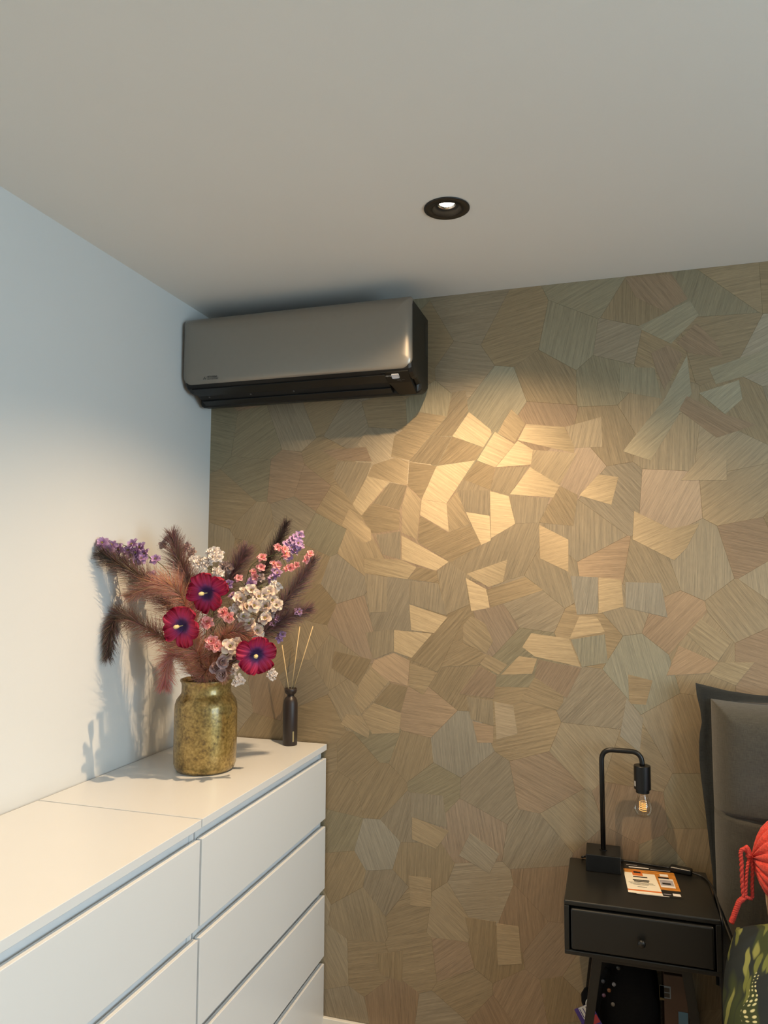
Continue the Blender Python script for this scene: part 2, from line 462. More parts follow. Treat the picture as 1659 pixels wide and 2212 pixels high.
def voronoi(seeds, rect):
    x0, x1, y0, y1 = rect; cells = []
    for i, s in enumerate(seeds):
        poly = [(x0, y0), (x1, y0), (x1, y1), (x0, y1)]
        near = sorted((k for k in range(len(seeds)) if k != i), key=lambda k: (seeds[k][0] - s[0]) ** 2 + (seeds[k][1] - s[1]) ** 2)
        for k in near:
            o = seeds[k]; poly = clip_half(poly, (s[0] + o[0]) / 2, (s[1] + o[1]) / 2, o[0] - s[0], o[1] - s[1])
            if len(poly) < 3: break
        cells.append(poly)
    return cells

def shrink(poly, d):
    cx = sum(p[0] for p in poly) / len(poly); cz = sum(p[1] for p in poly) / len(poly)
    out = []
    for p in poly:
        l = math.hypot(p[0] - cx, p[1] - cz) or 1
        k = max(0.0, 1 - d / l); out.append((cx + (p[0] - cx) * k, cz + (p[1] - cz) * k))
    return out

def patch_data(patches):
    """verts, faces and per-corner data for patches given as (poly, grain angle, tint, y of the face)"""
    V, Fc, cols, acr, uvs = [], [], [], [], []
    for poly, ang, tint, y in patches:
        if sum(poly[i][0] * poly[(i + 1) % len(poly)][1] - poly[(i + 1) % len(poly)][0] * poly[i][1] for i in range(len(poly))) < 0: poly = poly[::-1]
        p2 = shrink(poly, 0.0005); n = len(poly); o = len(V)
        V += [(p[0], 0.0011, p[1]) for p in poly] + [(p[0], y, p[1]) for p in p2]
        faces = [tuple(range(o + n, o + 2 * n))] + [(o + k, o + (k + 1) % n, o + n + (k + 1) % n, o + n + k) for k in range(n)]
        Fc += faces
        a = R_(ang); ca, sa = math.cos(a), math.sin(a); ox, oz = random.uniform(0, 50), random.uniform(0, 50)
        j = random.uniform(0.94, 1.06); c = tuple(t * j for t in TINT[tint]) + (1,)
        for f in faces:
            for vi in f:
                x, _, z = V[vi]
                uvs.append((x * ca + z * sa + ox, -x * sa + z * ca + oz)); cols.append(c); acr.append((-sa, 0.0, ca))
    return V, Fc, cols, acr, uvs

def patch_obj(name, patches, parent):
    V, Fc, cols, acr, uvs = patch_data(patches)
    me = bpy.data.meshes.new(name); me.from_pydata(V, [], Fc); me.update()
    u = me.uv_layers.new(name='grain')
    for i, v in enumerate(uvs): u.data[i].uv = v
    ca = me.attributes.new('col', 'FLOAT_COLOR', 'CORNER'); aa = me.attributes.new('across', 'FLOAT_VECTOR', 'CORNER')
    for i in range(len(cols)): ca.data[i].color = cols[i]; aa.data[i].vector = acr[i]
    return obj(name, me, M['wallpaper'], parent)

SPOTV = Vector((SPOTS[0][0], SPOTS[0][1], HC))
def glint_angle(x, z):
    p = Vector((x, 0, z)); h = (SPOTV - p).normalized() + (CAM - p).normalized()
    return math.degrees(math.atan2(-h.x, h.z))       # grain direction that would shine here

def base_patches(rect, n, rng):
    x0, x1, z0, z1 = rect; seeds = []; tries = 0
    dmin = math.sqrt((x1 - x0) * (z1 - z0) / n) * 0.60; shown = 0
    while tries < 20000 and shown < n:
        tries += 1; s = (rng.uniform(x0, x1), rng.uniform(z0, z1))
        if any(inside(t[0], s) for t in TRACED): continue
        if all((s[0] - o[0]) ** 2 + ((s[1] - o[1])) ** 2 > dmin * dmin for o in seeds):
            seeds.append(s); shown += not (s[0] < 0.40 and s[1] < 0.94)
    out = []
    for s, poly in zip(seeds, voronoi(seeds, rect)):
        if len(poly) < 3: continue
        if s[0] < 0.40 and s[1] < 0.94 and max(p[0] for p in poly) < 0.46 and max(p[1] for p in poly) < 0.995: continue
        g = glint_angle(*s)
        d = rng.choice((22, 35, 50, 70, 90, 110, 125)) * rng.choice((-1, 1)) + rng.uniform(-8, 8)
        out.append((poly, g + d, rng.choices((0, 1, 2, 4), (6, 2, 2, 2))[0], 0.0004))
    return out
rng = random.Random(11)
for pch in base_patches((0.0, 2.12, 0.121, HC), 296 - len(TRACED), rng): patch_obj('wallpaper_patch', [pch], wall_back)
for i_, (poly, ang, tint) in enumerate(TRACED): patch_obj('wallpaper_patch', [(poly, ang, tint, 0.0003 - 6e-6 * i_)], wall_back)
tag(patch_obj('wallpaper_patches', base_patches((2.12, ROOM_X, 0.121, HC), 190, rng), wall_back), kind='stuff')


# ------------------------------------------------------------------ downlights
M['lens'] = emit_mat('lit_led_lens', (1.0, 0.86, 0.62, 1), 60.0)
M['reflector'] = mat('chrome_reflector', (0.8, 0.8, 0.8, 1), 0.15, metal=1.0)
M['spotblack'] = mat('black_spot_ring', (0.010, 0.008, 0.006, 1), 0.45, var=0.1)
SPOT_NOTE = ['lit round black recessed spotlight in the ceiling', 'lit black recessed spotlight over the dressers', 'lit black recessed spotlight over the bed head',
             'lit black recessed spotlight over the bed foot', 'lit black recessed spotlight near the front wall', 'lit black recessed spotlight in the far front corner']
for (x, y), note in zip(SPOTS, SPOT_NOTE):
    t = thing('recessed_spotlight', note, 'spotlight', 'recessed ceiling spotlights', (x, y, HC))
    ring = lathe([(0.0385, 0.040), (0.0385, -0.001), (0.059, -0.001), (0.059, -0.0025), (0.056, -0.0042), (0.040, -0.0042), (0.0395, -0.003), (0.0385, -0.0046), (0.0365, -0.0046), (0.030, 0.012), (0.024, 0.014), (0.0238, 0.040)], 48, cap=False)
    obj('trim_ring', ring, M['spotblack'], t, True)
    obj('reflector', lathe([(0.0236, 0.0085), (0.0228, 0.0088), (0.0200, 0.0130), (0.0180, 0.0150)], 32, cap=False), M['reflector'], t, True)
    obj('lamp_lens', lathe([(0.0, 0.0085), (0.012, 0.0090), (0.0185, 0.0125)], 24, cap=False), M['lens'], t, True)
    d = bpy.data.lights.new('spot_beam', 'SPOT'); d.energy = SPOT_W[0] if (x, y) == SPOTS[0] else SPOT_W[1]; d.color = WARM
    d.spot_size = R_(134); d.spot_blend = 0.72; d.shadow_soft_size = 0.009
    l = bpy.data.objects.new('spot_beam', d); col.objects.link(l); l.parent = t; l.location = (0, 0, -0.008)


# ------------------------------------------------------------------ chests of drawers
M['gloss'] = mat('white_lacquer', (0.715, 0.725, 0.725, 1), 0.28, var=0.015, scale=4)
M['carcass'] = mat('white_foil', (0.70, 0.72, 0.74, 1), 0.4, var=0.015)
DX = 0.4755
def chest(y0, label):
    """y0: the end nearest the mosaic wall"""
    t = thing('chest_of_drawers', label, 'chest of drawers', 'white chests of drawers', (DX / 2, y0 - 0.4, 0))
    def part(n, bm, m):
        bm.transform(Matrix.Translation(-Vector(t.location))); return obj(n, bm, m, t)
    y1 = y0 - 0.80
    part('top_panel', box(0.004, DX, y1 + 0.0006, y0 - 0.0006, 0.980, 1.0, bev=0.0009), M['gloss'])
    part('side_panel', box(0.004, DX - 0.020, y1 + 0.002, y1 + 0.020, 0, 0.9795), M['carcass'])
    part('side_panel', box(0.004, DX - 0.020, y0 - 0.020, y0 - 0.002, 0, 0.9795), M['carcass'])
    part('back_panel', box(0.004, 0.010, y1 + 0.021, y0 - 0.021, 0.03, 0.9795), M['carcass'])
    part('plinth', box(0.40, 0.42, y1 + 0.021, y0 - 0.021, 0, 0.07), M['carcass'])
    for zt, zb in ((0.953, 0.755), (0.729, 0.529), (0.506, 0.312), (0.288, 0.075)):
        dr = part('drawer', box(DX - 0.0165, DX - 0.001, y1 + 0.003, y0 - 0.003, zb, zt, bev=0.0012), M['gloss'])
        b2 = box(0.05, DX - 0.0235, y1 + 0.025, y0 - 0.025, zb + 0.02, zt - 0.015); b2.transform(Matrix.Translation(-Vector(t.location)))
        obj('drawer_box', b2, M['carcass'], dr)
        part('front_rail', box(DX - 0.040, DX - 0.0225, y1 + 0.0205, y0 - 0.0205, zt - 0.010, zt + 0.0255), M['carcass'])
    return t
chest(-0.004, 'white four-drawer chest against the mosaic wall, carrying the vase')
chest(-0.807, 'white four-drawer chest with an empty top, nearest the camera')


# ------------------------------------------------------------------ air conditioner
M['titan'] = mat('titanium_lacquer', (0.275, 0.25, 0.215, 1), 0.36, metal=0.65, var=0.03, scale=60, bump=0.02, bscale=900)
M['acblack'] = mat('matt_black_plastic', (0.0045, 0.0045, 0.0042, 1), 0.42, var=0.15, spec=0.35)
M['slot'] = mat('dark_outlet', (0.003, 0.003, 0.003, 1), 0.7)
M['flap'] = mat('dark_louver_plastic', (0.007, 0.0075, 0.008, 1), 0.4, spec=0.4)
M['greywin'] = mat('pale_sensor_window', (0.62, 0.60, 0.62, 1), 0.3)
M['silverprint'] = mat('silver_print', (0.45, 0.42, 0.38, 1), 0.4)
M['dimprint'] = mat('grey_print', (0.12, 0.11, 0.10, 1), 0.5)
M['darkprint'] = mat('dark_print', (0.03, 0.03, 0.03, 1), 0.4)
ac = thing('air_conditioner', 'wall-mounted air conditioner with silver front and black body', 'air conditioner', None, (0.42, 0, 2.16))
AX0, AX1 = 0.013, 0.8275
def apart(n, bm, m, parent=ac, smooth=False):
    bm.transform(Matrix.Translation(-Vector(ac.location))); return obj(n, bm, m, parent, smooth)
prof = [(-0.001, 2.445), (-0.001, 2.192), (-0.030, 2.176), (-0.060, 2.1695), (-0.092, 2.1655), (-0.097, 2.170), (-0.104, 2.190),
        (-0.150, 2.2035), (-0.157, 2.196), (-0.175, 2.1985), (-0.196, 2.207), (-0.207, 2.218), (-0.210, 2.235), (-0.212, 2.43), (-0.205, 2.445)]
def ac_shell():
    bm = bmesh.new()
    xs = [(AX0, 0.012), (AX0 + 0.004, 0.005), (AX0 + 0.012, 0.0), (AX1 - 0.012, 0.0), (AX1 - 0.004, 0.005), (AX1, 0.012)]
    cy, cz = -0.10, 2.31; rings = []
    for x, ins in xs:
        ring = []
        for y, z in prof:
            yy = y if y > -0.01 else y + ins * (1 if y < cy else 0.4)
            zz = z + ins * (0.9 if z < 2.25 else 0) - (ins * 0.5 if z > 2.42 else 0)
            ring.append(bm.verts.new((x, yy, zz)))
        rings.append(ring)
    n = len(prof)
    for a, b in zip(rings, rings[1:]):
        for k in range(n): bm.faces.new((a[k], a[(k + 1) % n], b[(k + 1) % n], b[k]))
    bm.faces.new(rings[0]); bm.faces.new(rings[-1][::-1])
    bmesh.ops.recalc_face_normals(bm, faces=bm.faces[:])
    return bm
apart('housing', ac_shell(), M['acblack'])
def ac_panel():
    bm = bmesh.new(); x0, x1, z0, z1 = 0.0105, 0.8265, 2.217, 2.4525; rings = []
    for d, y in ((0.0, -0.203), (0.0, -0.212), (0.0010, -0.2155), (0.004, -0.2195), (0.010, -0.2235), (0.020, -0.2262), (0.034, -0.2278), (0.060, -0.2285)):
        ring = []
        for cx, cz, a0, r in ((x1, z1, 0, 0.010), (x0, z1, 90, 0.016), (x0, z0, 180, 0.034), (x1, z0, 270, 0.034)):
            rr = max(r - d * 0.6, 0.004); ccx = cx - (rr + d) * (1 if cx == x1 else -1); ccz = cz - (rr + d) * (1 if cz == z1 else -1)
            for k in range(9):
                a = R_(a0 + 90 * k / 8); px, pz = ccx + rr * math.cos(a), ccz + rr * math.sin(a)
                top = max(0.0, (pz - (z1 - 0.045)) / 0.045)
                ring.append(bm.verts.new((px, y + 0.018 * top ** 2.2 + 0.010 * (z1 - pz) / (z1 - z0), pz)))
        rings.append(ring)
    n = len(rings[0])
    for a, b in zip(rings, rings[1:]):
        for k in range(n): bm.faces.new((a[k], a[(k + 1) % n], b[(k + 1) % n], b[k]))
    bm.faces.new(rings[-1])
    bmesh.ops.recalc_face_normals(bm, faces=bm.faces[:])
    return bm
apart('front_panel', ac_panel(), M['titan'], smooth=True)
apart('air_outlet', prism([(-0.1035, 2.1895), (-0.0985, 2.1725), (-0.1015, 2.1695), (-0.152, 2.1935), (-0.150, 2.2030)], AX0 + 0.03, 0.735, 0), M['slot'])
apart('louver', prism([(-0.158, 2.1945), (-0.198, 2.2065), (-0.199, 2.2035), (-0.160, 2.190)], AX0 + 0.028, 0.735, 0), M['flap'])
apart('louver', prism([(-0.108, 2.1705), (-0.131, 2.1795), (-0.131, 2.1775), (-0.108, 2.1680)], AX0 + 0.03, 0.735, 0), M['flap'])
for k in range(3): apart('vane_pin', box(0.075 + k * 0.16, 0.080 + k * 0.16, -0.146, -0.141, 2.1875, 2.1915), M['dimprint'])
# control fascia on the right, its left edge slanting
def fascia():
    bm = bmesh.new()
    front, back = (-0.203, 2.2105), (-0.094, 2.1635)
    q = [(0.722, *front), (0.812, *front), (0.812, *back), (0.757, *back)]
    mid = (-0.160, 2.1875)
    rows = [[(0.722, *front), (0.812, *front)], [(0.738, *mid), (0.812, *mid)], [(0.757, *back), (0.812, *back)]]
    lo = [[bm.verts.new(p) for p in r] for r in rows]; hi = [[bm.verts.new((p[0], p[1] + 0.002, p[2] + 0.014)) for p in r] for r in rows]
    for k in range(2):
        bm.faces.new((lo[k][0], lo[k][1], lo[k + 1][1], lo[k + 1][0])); bm.faces.new((hi[k][0], hi[k + 1][0], hi[k + 1][1], hi[k][1]))
        for s in (0, 1): bm.faces.new((lo[k][s], lo[k + 1][s], hi[k + 1][s], hi[k][s]))
    bm.faces.new((lo[0][0], hi[0][0], hi[0][1], lo[0][1])); bm.faces.new((lo[2][0], lo[2][1], hi[2][1], hi[2][0]))
    bmesh.ops.recalc_face_normals(bm, faces=bm.faces[:]); return bm
fas = apart('control_fascia', fascia(), M['acblack'])
fu = Vector((0, -0.203 + 0.160, 2.2105 - 2.1875)).normalized(); fx = Vector((1, 0, 0)); fn = fx.cross(fu)   # up along the fascia, outward normal
f0 = Vector((0.77, -0.203, 2.2105))
def fq(name, cx, cv, w, h, m, off=0.0006, th=0.001):
    """small flat plate on the fascia; cv measured down from its front edge"""
    bm = box(-w / 2, w / 2, -h / 2, h / 2, 0, th, bev=min(w, h) * 0.12 if w > 0.01 else 0)
    mw = Matrix((fx, fu, fn)).transposed().to_4x4(); mw.translation = Vector((cx, f0.y, f0.z)) - fu * cv + fn * off
    bm.transform(mw); return apart(name, bm, m, fas)
fq('sensor_window', 0.7675, 0.017, 0.0245, 0.019, M['greywin'])
text_mesh('fascia_print', 'INVERTER', 0.0085, M['silverprint'], fas, Vector((0.7285, f0.y, f0.z)) - fu * 0.0185 + fn * 0.0006 - Vector(ac.location), fx, fu, sx=0.72)
for k, (w, cx, cv) in enumerate(((0.024, 0.770, 0.0335), (0.011, 0.774, 0.0375), (0.010, 0.7885, 0.0365), (0.006, 0.780, 0.0415))):
    fq('fascia_print', cx, cv, w, 0.0011, M['dimprint'], 0.0004, 0.0003)
fp = on_plane(438, 820, 1, -0.2222)
text_mesh('maker_mark', 'MITSUBISHI', 0.0098, M['darkprint'], ac, Vector((fp.x + 0.0165, -0.2212, fp.z + 0.0045)) - Vector(ac.location), (1, 0, 0), (0, 0, 1), sx=0.74)
text_mesh('maker_mark', 'HEAVY INDUSTRIES', 0.0058, M['darkprint'], ac, Vector((fp.x + 0.0165, -0.2212, fp.z - 0.0015)) - Vector(ac.location), (1, 0, 0), (0, 0, 1), sx=0.80)
bm = bmesh.new()
for a in (90, 210, 330):
    u = Vector((math.cos(R_(a)), 0, math.sin(R_(a)))); w = Vector((-u.z, 0, u.x)); c = Vector((fp.x + 0.006, -0.2214, fp.z + 0.004))
    bm.faces.new([bm.verts.new(c + p) for p in (Vector((0, 0, 0)), u * 0.0033 + w * 0.0019, u * 0.0066, u * 0.0033 - w * 0.0019)])
apart('maker_emblem', bm, M['darkprint'])
apart('rating_label', box(AX1 - 0.0002, AX1 + 0.0004, -0.040, -0.006, 2.31, 2.415), M['flap'])


# ------------------------------------------------------------------ vase
def vase_mat():
    m, N, L, P = new_mat('mottled_gold_glass')
    tc = N.new('ShaderNodeTexCoord')
    n1 = N.new('ShaderNodeTexNoise'); n1.inputs['Scale'].default_value = 22; n1.inputs['Detail'].default_value = 8; n1.inputs['Roughness'].default_value = 0.7
    n2 = N.new('ShaderNodeTexNoise'); n2.inputs['Scale'].default_value = 130; n2.inputs['Detail'].default_value = 6
    L.new(tc.outputs['Object'], n1.inputs['Vector']); L.new(tc.outputs['Object'], n2.inputs['Vector'])
    ad = N.new('ShaderNodeMath'); ad.operation = 'ADD'; L.new(n1.outputs['Fac'], ad.inputs[0]); L.new(n2.outputs['Fac'], ad.inputs[1])
    cr = N.new('ShaderNodeValToRGB'); L.new(ad.outputs[0], cr.inputs[0])
    ad.use_clamp = False
    mr = N.new('ShaderNodeMapRange'); mr.inputs[1].default_value = 0.70; mr.inputs[2].default_value = 1.30; L.new(ad.outputs[0], mr.inputs[0]); L.new(mr.outputs[0], cr.inputs[0])
    e = cr.color_ramp.elements
    e[0].position = 0.05; e[0].color = (0.115, 0.070, 0.018, 1)
    e[1].position = 0.95; e[1].color = (0.46, 0.31, 0.10, 1)
    k = e.new(0.35); k.color = (0.235, 0.15, 0.038, 1); k = e.new(0.62); k.color = (0.33, 0.22, 0.062, 1)
    L.new(cr.outputs[0], P.inputs['Base Color'])
    P.inputs['Metallic'].default_value = 0.55; P.inputs['Roughness'].default_value = 0.36
    P.inputs['Coat Weight'].default_value = 0.6; P.inputs['Coat Roughness'].default_value = 0.08
    b = N.new('ShaderNodeBump'); b.inputs['Strength'].default_value = 0.12; b.inputs['Distance'].default_value = 0.003
    L.new(n1.outputs['Fac'], b.inputs['Height']); L.new(b.outputs[0], P.inputs['Coat Normal']); L.new(b.outputs[0], P.inputs['Normal'])
    return m
M['vase'] = vase_mat()
VC = Vector((0.249, -0.412, 1.0))
VP = [(0.0, 0.004), (0.070, 0.004), (0.072, 0.0), (0.080, 0.001), (0.087, 0.010), (0.0905, 0.022), (0.0915, 0.06), (0.0915, 0.175), (0.0905, 0.190), (0.086, 0.204),
      (0.078, 0.215), (0.0735, 0.221), (0.0720, 0.228), (0.0720, 0.247), (0.0735, 0.254), (0.0765, 0.258), (0.0775, 0.261), (0.0765, 0.263), (0.0740, 0.2625), (0.0705, 0.256),
      (0.0690, 0.246), (0.0690, 0.228), (0.0710, 0.219), (0.083, 0.204), (0.0872, 0.190), (0.088, 0.175), (0.088, 0.03), (0.080, 0.010), (0.0, 0.010)]
va = tag(obj('vase', lathe(VP, 72), M['vase'], None, True), 'mottled gold glass jar vase holding the artificial bouquet', 'vase')
va.location = VC


# ------------------------------------------------------------------ reed diffuser
M['brown'] = mat('dark_brown_satin', (0.022, 0.013, 0.010, 1), 0.42, var=0.1)
M['goldlabel'] = mat('gold_label', (0.30, 0.23, 0.10, 1), 0.4, metal=0.3)
M['reed'] = mat('pale_rattan', (0.62, 0.44, 0.22, 1), 0.7, var=0.15, scale=80)
DC = Vector((0.362, -0.055, 1.0))
db = thing('diffuser_bottle', 'slim dark brown diffuser bottle with a bowl-shaped neck', 'bottle', None, DC)
obj('bottle_body', lathe([(0.0, 0.0), (0.0225, 0.0), (0.0245, 0.003), (0.0247, 0.10), (0.0243, 0.135), (0.0225, 0.147), (0.018, 0.156), (0.0125, 0.161), (0.0115, 0.164), (0.0125, 0.167),
                          (0.0185, 0.172), (0.0208, 0.180), (0.0212, 0.1875), (0.0200, 0.188), (0.0190, 0.181), (0.013, 0.174), (0.0, 0.172)], 40), M['brown'], db, True)
lb = bmesh.new()
for k in range(4):
    a = R_(-47 + k * 3.0); a2 = R_(-47 + (k + 1) * 3.0)
    lb.faces.new([lb.verts.new((0.0250 * math.cos(t), 0.0250 * math.sin(t), z)) for t, z in ((a, 0.014), (a2, 0.014), (a2, 0.048), (a, 0.048))])
obj('bottle_label', lb, M['goldlabel'], db)
def dpt(px, py): return on_plane(px, py, 1, DC.y)
for (bx, tx, ty, dy, lab) in ((-0.005, 611, 1393, -0.006, 'thin diffuser reed leaning left towards the flowers'),
                              (0.000, 645, 1354, 0.010, 'thin diffuser reed in the middle, nearly upright'),
                              (0.006, 675, 1353, 0.004, 'thin diffuser reed leaning furthest right from the bottle')):
    top = dpt(tx, ty); top.y += dy
    tag(obj('diffuser_reed', tube([DC + Vector((bx, dy * 0.3, 0.174)), (DC + Vector((bx, dy * .3, 0.174)) + top) / 2, top], 0.0017, 8), M['reed'], None, True), lab, 'reed', 'reeds in the diffuser bottle')


# ------------------------------------------------------------------ bouquet
M['petal'] = attr_mat('silk_petal', 0.65, trans=0.25, var=0.15, bscale=180)
M['plume'] = attr_mat('plume_fibre', 0.7, trans=0.30, var=0.2, bscale=60)
M['stem'] = mat('green_plastic_stem', (0.10, 0.10, 0.03, 1), 0.6, var=0.3, scale=60)
M['pistil'] = mat('cream_pistil', (0.72, 0.55, 0.26, 1), 0.7, var=0.25, scale=400, bump=0.6, bscale=900)
DEP = 2.185
def zb(a, b): return (180 + a / 3.0722, 1120 + b / 3.0722)       # bouquet close-up -> photograph pixels
def bp(a, b, off=0.0):
    """3D point of the bouquet; off > 0 is nearer the camera; kept clear of the left and back walls"""
    px, py = zb(a, b); dep = DEP - off
    p = at_depth(px, py, dep)
    while p.x < 0.022 and dep > 1.2: dep -= 0.004; p = at_depth(px, py, dep)
    return p
MOUTH = VC + Vector((0, 0, 0.262))
def stem_path(tip, lean=0.5):
    d = tip - MOUTH; h = Vector((d.x, d.y, 0)); h = h.normalized() * min(0.045, h.length * 0.3) if h.length > 1e-4 else h
    low = VC + Vector((-h.x * 0.9, -h.y * 0.9, 0.03)); mid = MOUTH + h
    k = mid.lerp(tip, 0.5) + Vector((0, 0, d.length * 0.08))
    return [low, mid, k, tip]

def col_mesh(name, V, Fc, C):
    me = bpy.data.meshes.new(name); me.from_pydata([tuple(v) for v in V], [], Fc); me.update()
    ca = me.attributes.new('col', 'FLOAT_COLOR', 'POINT')
    for i, c in enumerate(C): ca.data[i].color = (c[0], c[1], c[2], 1)
    for p in me.polygons: p.use_smooth = True
    return me
def mixc(a, b, t): return tuple(a[i] + (b[i] - a[i]) * t for i in range(3))

def plume(name, label, pts, width, c0, c1, n, seed, spread=1.0, droop=0.0, group='feathery plumes in the vase', shape=0.6):
    rg = random.Random(seed); path = catmull(pts, 60)
    t_ = thing(name, label, 'plume', group, path[0]); o = path[0].copy()
    qm = tube([p - o for p in path], 0.0011, 5, taper=0.0004)
    V, Fc, C = [], [], []
    for i in range(n):
        t = rg.random() ** 0.85; t = 0.06 + 0.94 * t
        f = t * 59; k = min(int(f), 58); p = path[k].lerp(path[k + 1], f - k); tg = (path[k + 1] - path[k]).normalized()
        a = rg.uniform(0, 2 * math.pi); u = tg.orthogonal().normalized(); side = u * math.cos(a) + tg.cross(u) * math.sin(a)
        side = (side - FWD * side.dot(FWD) * 0.45 * spread); side.normalize()
        ln = width * (math.sin(math.pi * min(1, 0.12 + 0.80 * t)) ** shape) * rg.uniform(0.45, 1.15) * 1.35
        al = R_(rg.uniform(38, 74)) * (1.0 - 0.40 * t)
        d = tg * math.cos(al) + side * math.sin(al)
        w = d.cross(Vector((rg.uniform(-1, 1), rg.uniform(-1, 1), rg.uniform(-1, 1)))).normalized()
        wd = rg.uniform(0.0004, 0.0008); b0 = len(V); seg = 4
        cc = mixc(c0, c1, min(1, max(0, t + rg.uniform(-0.15, 0.15)))); cc = tuple(x * rg.uniform(0.75, 1.3) for x in cc)
        q = p.copy(); dd = d.copy()
        curl = tg * rg.uniform(-0.15, 0.30) + Vector((rg.uniform(-.12, .12), rg.uniform(-.12, .12), rg.uniform(-.12, .12) - droop))
        for s in range(seg + 1):
            ww = wd * (1 - 0.75 * s / seg)
            for sg in (-1, 1):
                x = q - o + w * ww * sg
                if x.x + o.x < 0.006: x.x = 0.006 - o.x
                V.append(x); C.append(cc)
            q = q + dd * (ln / seg); dd = (dd + curl / seg).normalized()
        for s in range(seg): Fc.append((b0 + 2 * s, b0 + 2 * s + 1, b0 + 2 * s + 3, b0 + 2 * s + 2))
    tag(obj('barbs', col_mesh('barbs', V, Fc, C), M['plume'], t_), kind='stuff')
    obj('quill', qm, M['quill'], t_, True)
    return t_
M['quill'] = mat('brown_quill', (0.16, 0.08, 0.05, 1), 0.6)

TERRA, ROSEB, DUSK, DARK, MAUVE = (0.52, 0.27, 0.19), (0.38, 0.19, 0.15), (0.21, 0.125, 0.115), (0.075, 0.052, 0.042), (0.26, 0.155, 0.155)
PINKF = (0.52, 0.21, 0.19)
def pl(label, z, width, c0, c1, n, seed, **k):
    """plume whose visible path is given in close-up pixels (a, b, off)"""
    vis = [bp(*q) for q in z]
    d = vis[0] - MOUTH; h = Vector((d.x, d.y, 0)); h = h.normalized() * min(0.05, h.length) if h.length > 1e-4 else h
    return plume('feather_plume', label, [MOUTH + h * 0.6 + Vector((0, 0, -0.03))] + vis, width, c0, c1, n, seed, **k)
pl('long plume fading to dark brown, tip at the top left below the purple flowers', [(690, 800, .02), (540, 540, .05), (350, 370, .05), (120, 235, 0)], 0.062, TERRA, DARK, 2850, 1)
pl('bright terracotta plume arching left beside the upper hibiscus', [(720, 760, .05), (650, 520, .09), (520, 440, .08), (290, 520, .04)], 0.055, TERRA, TERRA, 2470, 2, droop=0.15)
pl('dark plume bent left with a drooping tip, nearest the left wall', [(640, 880, .03), (490, 770, .06), (330, 680, .05), (230, 640, .02), (185, 740, .02), (165, 920, .02)], 0.045, TERRA, DARK, 2850, 3, droop=0.25, shape=0.45)
pl('mauve plume standing upright behind the upper hibiscus', [(740, 640, -.03), (700, 430, -.03), (630, 260, -.03), (590, 110, -.03)], 0.055, ROSEB, DUSK, 2470, 4)
pl('dusky plume behind the white blossom spray at the back', [(860, 640, -.06), (960, 430, -.07), (1030, 300, -.07), (1080, 210, -.07)], 0.050, DUSK, MAUVE, 1900, 5)
pl('dark plume rising highest among the purple and pink blossoms', [(950, 700, -.03), (1140, 440, -.05), (1260, 220, -.05), (1350, 30, -.05)], 0.040, DUSK, DARK, 2090, 6)
pl('mauve plume leaning far right, upper one of the two', [(1000, 860, -.04), (1220, 680, -.05), (1400, 470, -.05), (1530, 270, -.06)], 0.052, MAUVE, DUSK, 2470, 7)
pl('mauve plume leaning right over the reed sticks', [(980, 940, -.02), (1180, 770, -.03), (1350, 660, -.03), (1500, 600, -.04)], 0.048, MAUVE, DUSK, 2470, 8, droop=0.1)
pl('fluffy pink terracotta plume just above the vase rim', [(790, 1000, .06), (760, 900, .09), (700, 830, .10), (640, 780, .10)], 0.055, TERRA, TERRA, 2280, 9)
pl('small pink feather hanging down left of the vase neck', [(690, 940, .04), (600, 900, .06), (560, 960, .06), (543, 1060, .05), (538, 1110, .05)], 0.042, TERRA, PINKF, 1520, 10, droop=0.2)
pl('terracotta plume curling over the cream flowers in the middle', [(900, 960, .05), (900, 820, .08), (990, 750, .10), (1110, 780, .10)], 0.040, TERRA, TERRA, 1710, 11, droop=0.1)
pl('short terracotta plume lying on the vase rim', [(800, 1035, .07), (830, 1000, .09), (880, 1000, .10), (930, 1030, .10)], 0.042, ROSEB, TERRA, 1520, 12, droop=0.15)

def petal_grid(V, Fc, C, length, width, cup, az, tilt, c0, c1, c2, rg, nu=6, nv=5, ruff=0.12, base=0.10, wpow=0.75, notch=0.0, ruf_n=5, zoff=0.0, curl=0.0, peak=0.78, vein=(0.22, 17), twist=0.0):
    """a petal growing along +x before rotation by az about z; c0 throat, c1 blade, c2 rim"""
    b0 = len(V); ph = rg.uniform(0, 6.28); ca, sa = math.cos(az), math.sin(az)
    for i in range(nu + 1):
        s = i / nu
        wv = width * (base + (1 - base) * math.sin(math.pi * min(1.0, 0.08 + peak * s)) ** wpow) * (1.0 if s < 0.86 else math.sqrt(max(0.08, 1 - ((s - 0.86) / 0.14) ** 2 * 0.75)))
        for j in range(nv + 1):
            v = j / nv * 2 - 1
            x = length * (s * math.cos(tilt) * (1 - curl * s * s * 0.3) - (notch * (1 - abs(v)) ** 2 * s * s if notch else 0) - 0.06 * v * v * s)
            y = wv * v * 0.5
            z = length * (math.sin(tilt) * s - curl * s * s * 0.5) + cup * width * v * v * s + twist * y * s + ruff * length * s * s * math.sin(v * ruf_n + ph) * (0.35 + 0.65 * abs(v)) + zoff
            V.append(Vector((x * ca - y * sa, x * sa + y * ca, z)))
            c = mixc(c0, c1, min(1, s / 0.45)) if s < 0.45 else mixc(c1, c2, (s - 0.45) / 0.55)
            k = 1 + vein[0] * math.sin(v * vein[1] + ph) * s; C.append(tuple(max(0, q * k) for q in c))
    for i in range(nu):
        for j in range(nv):
            a = b0 + i * (nv + 1) + j; Fc.append((a, a + 1, a + nv + 2, a + nv + 1))

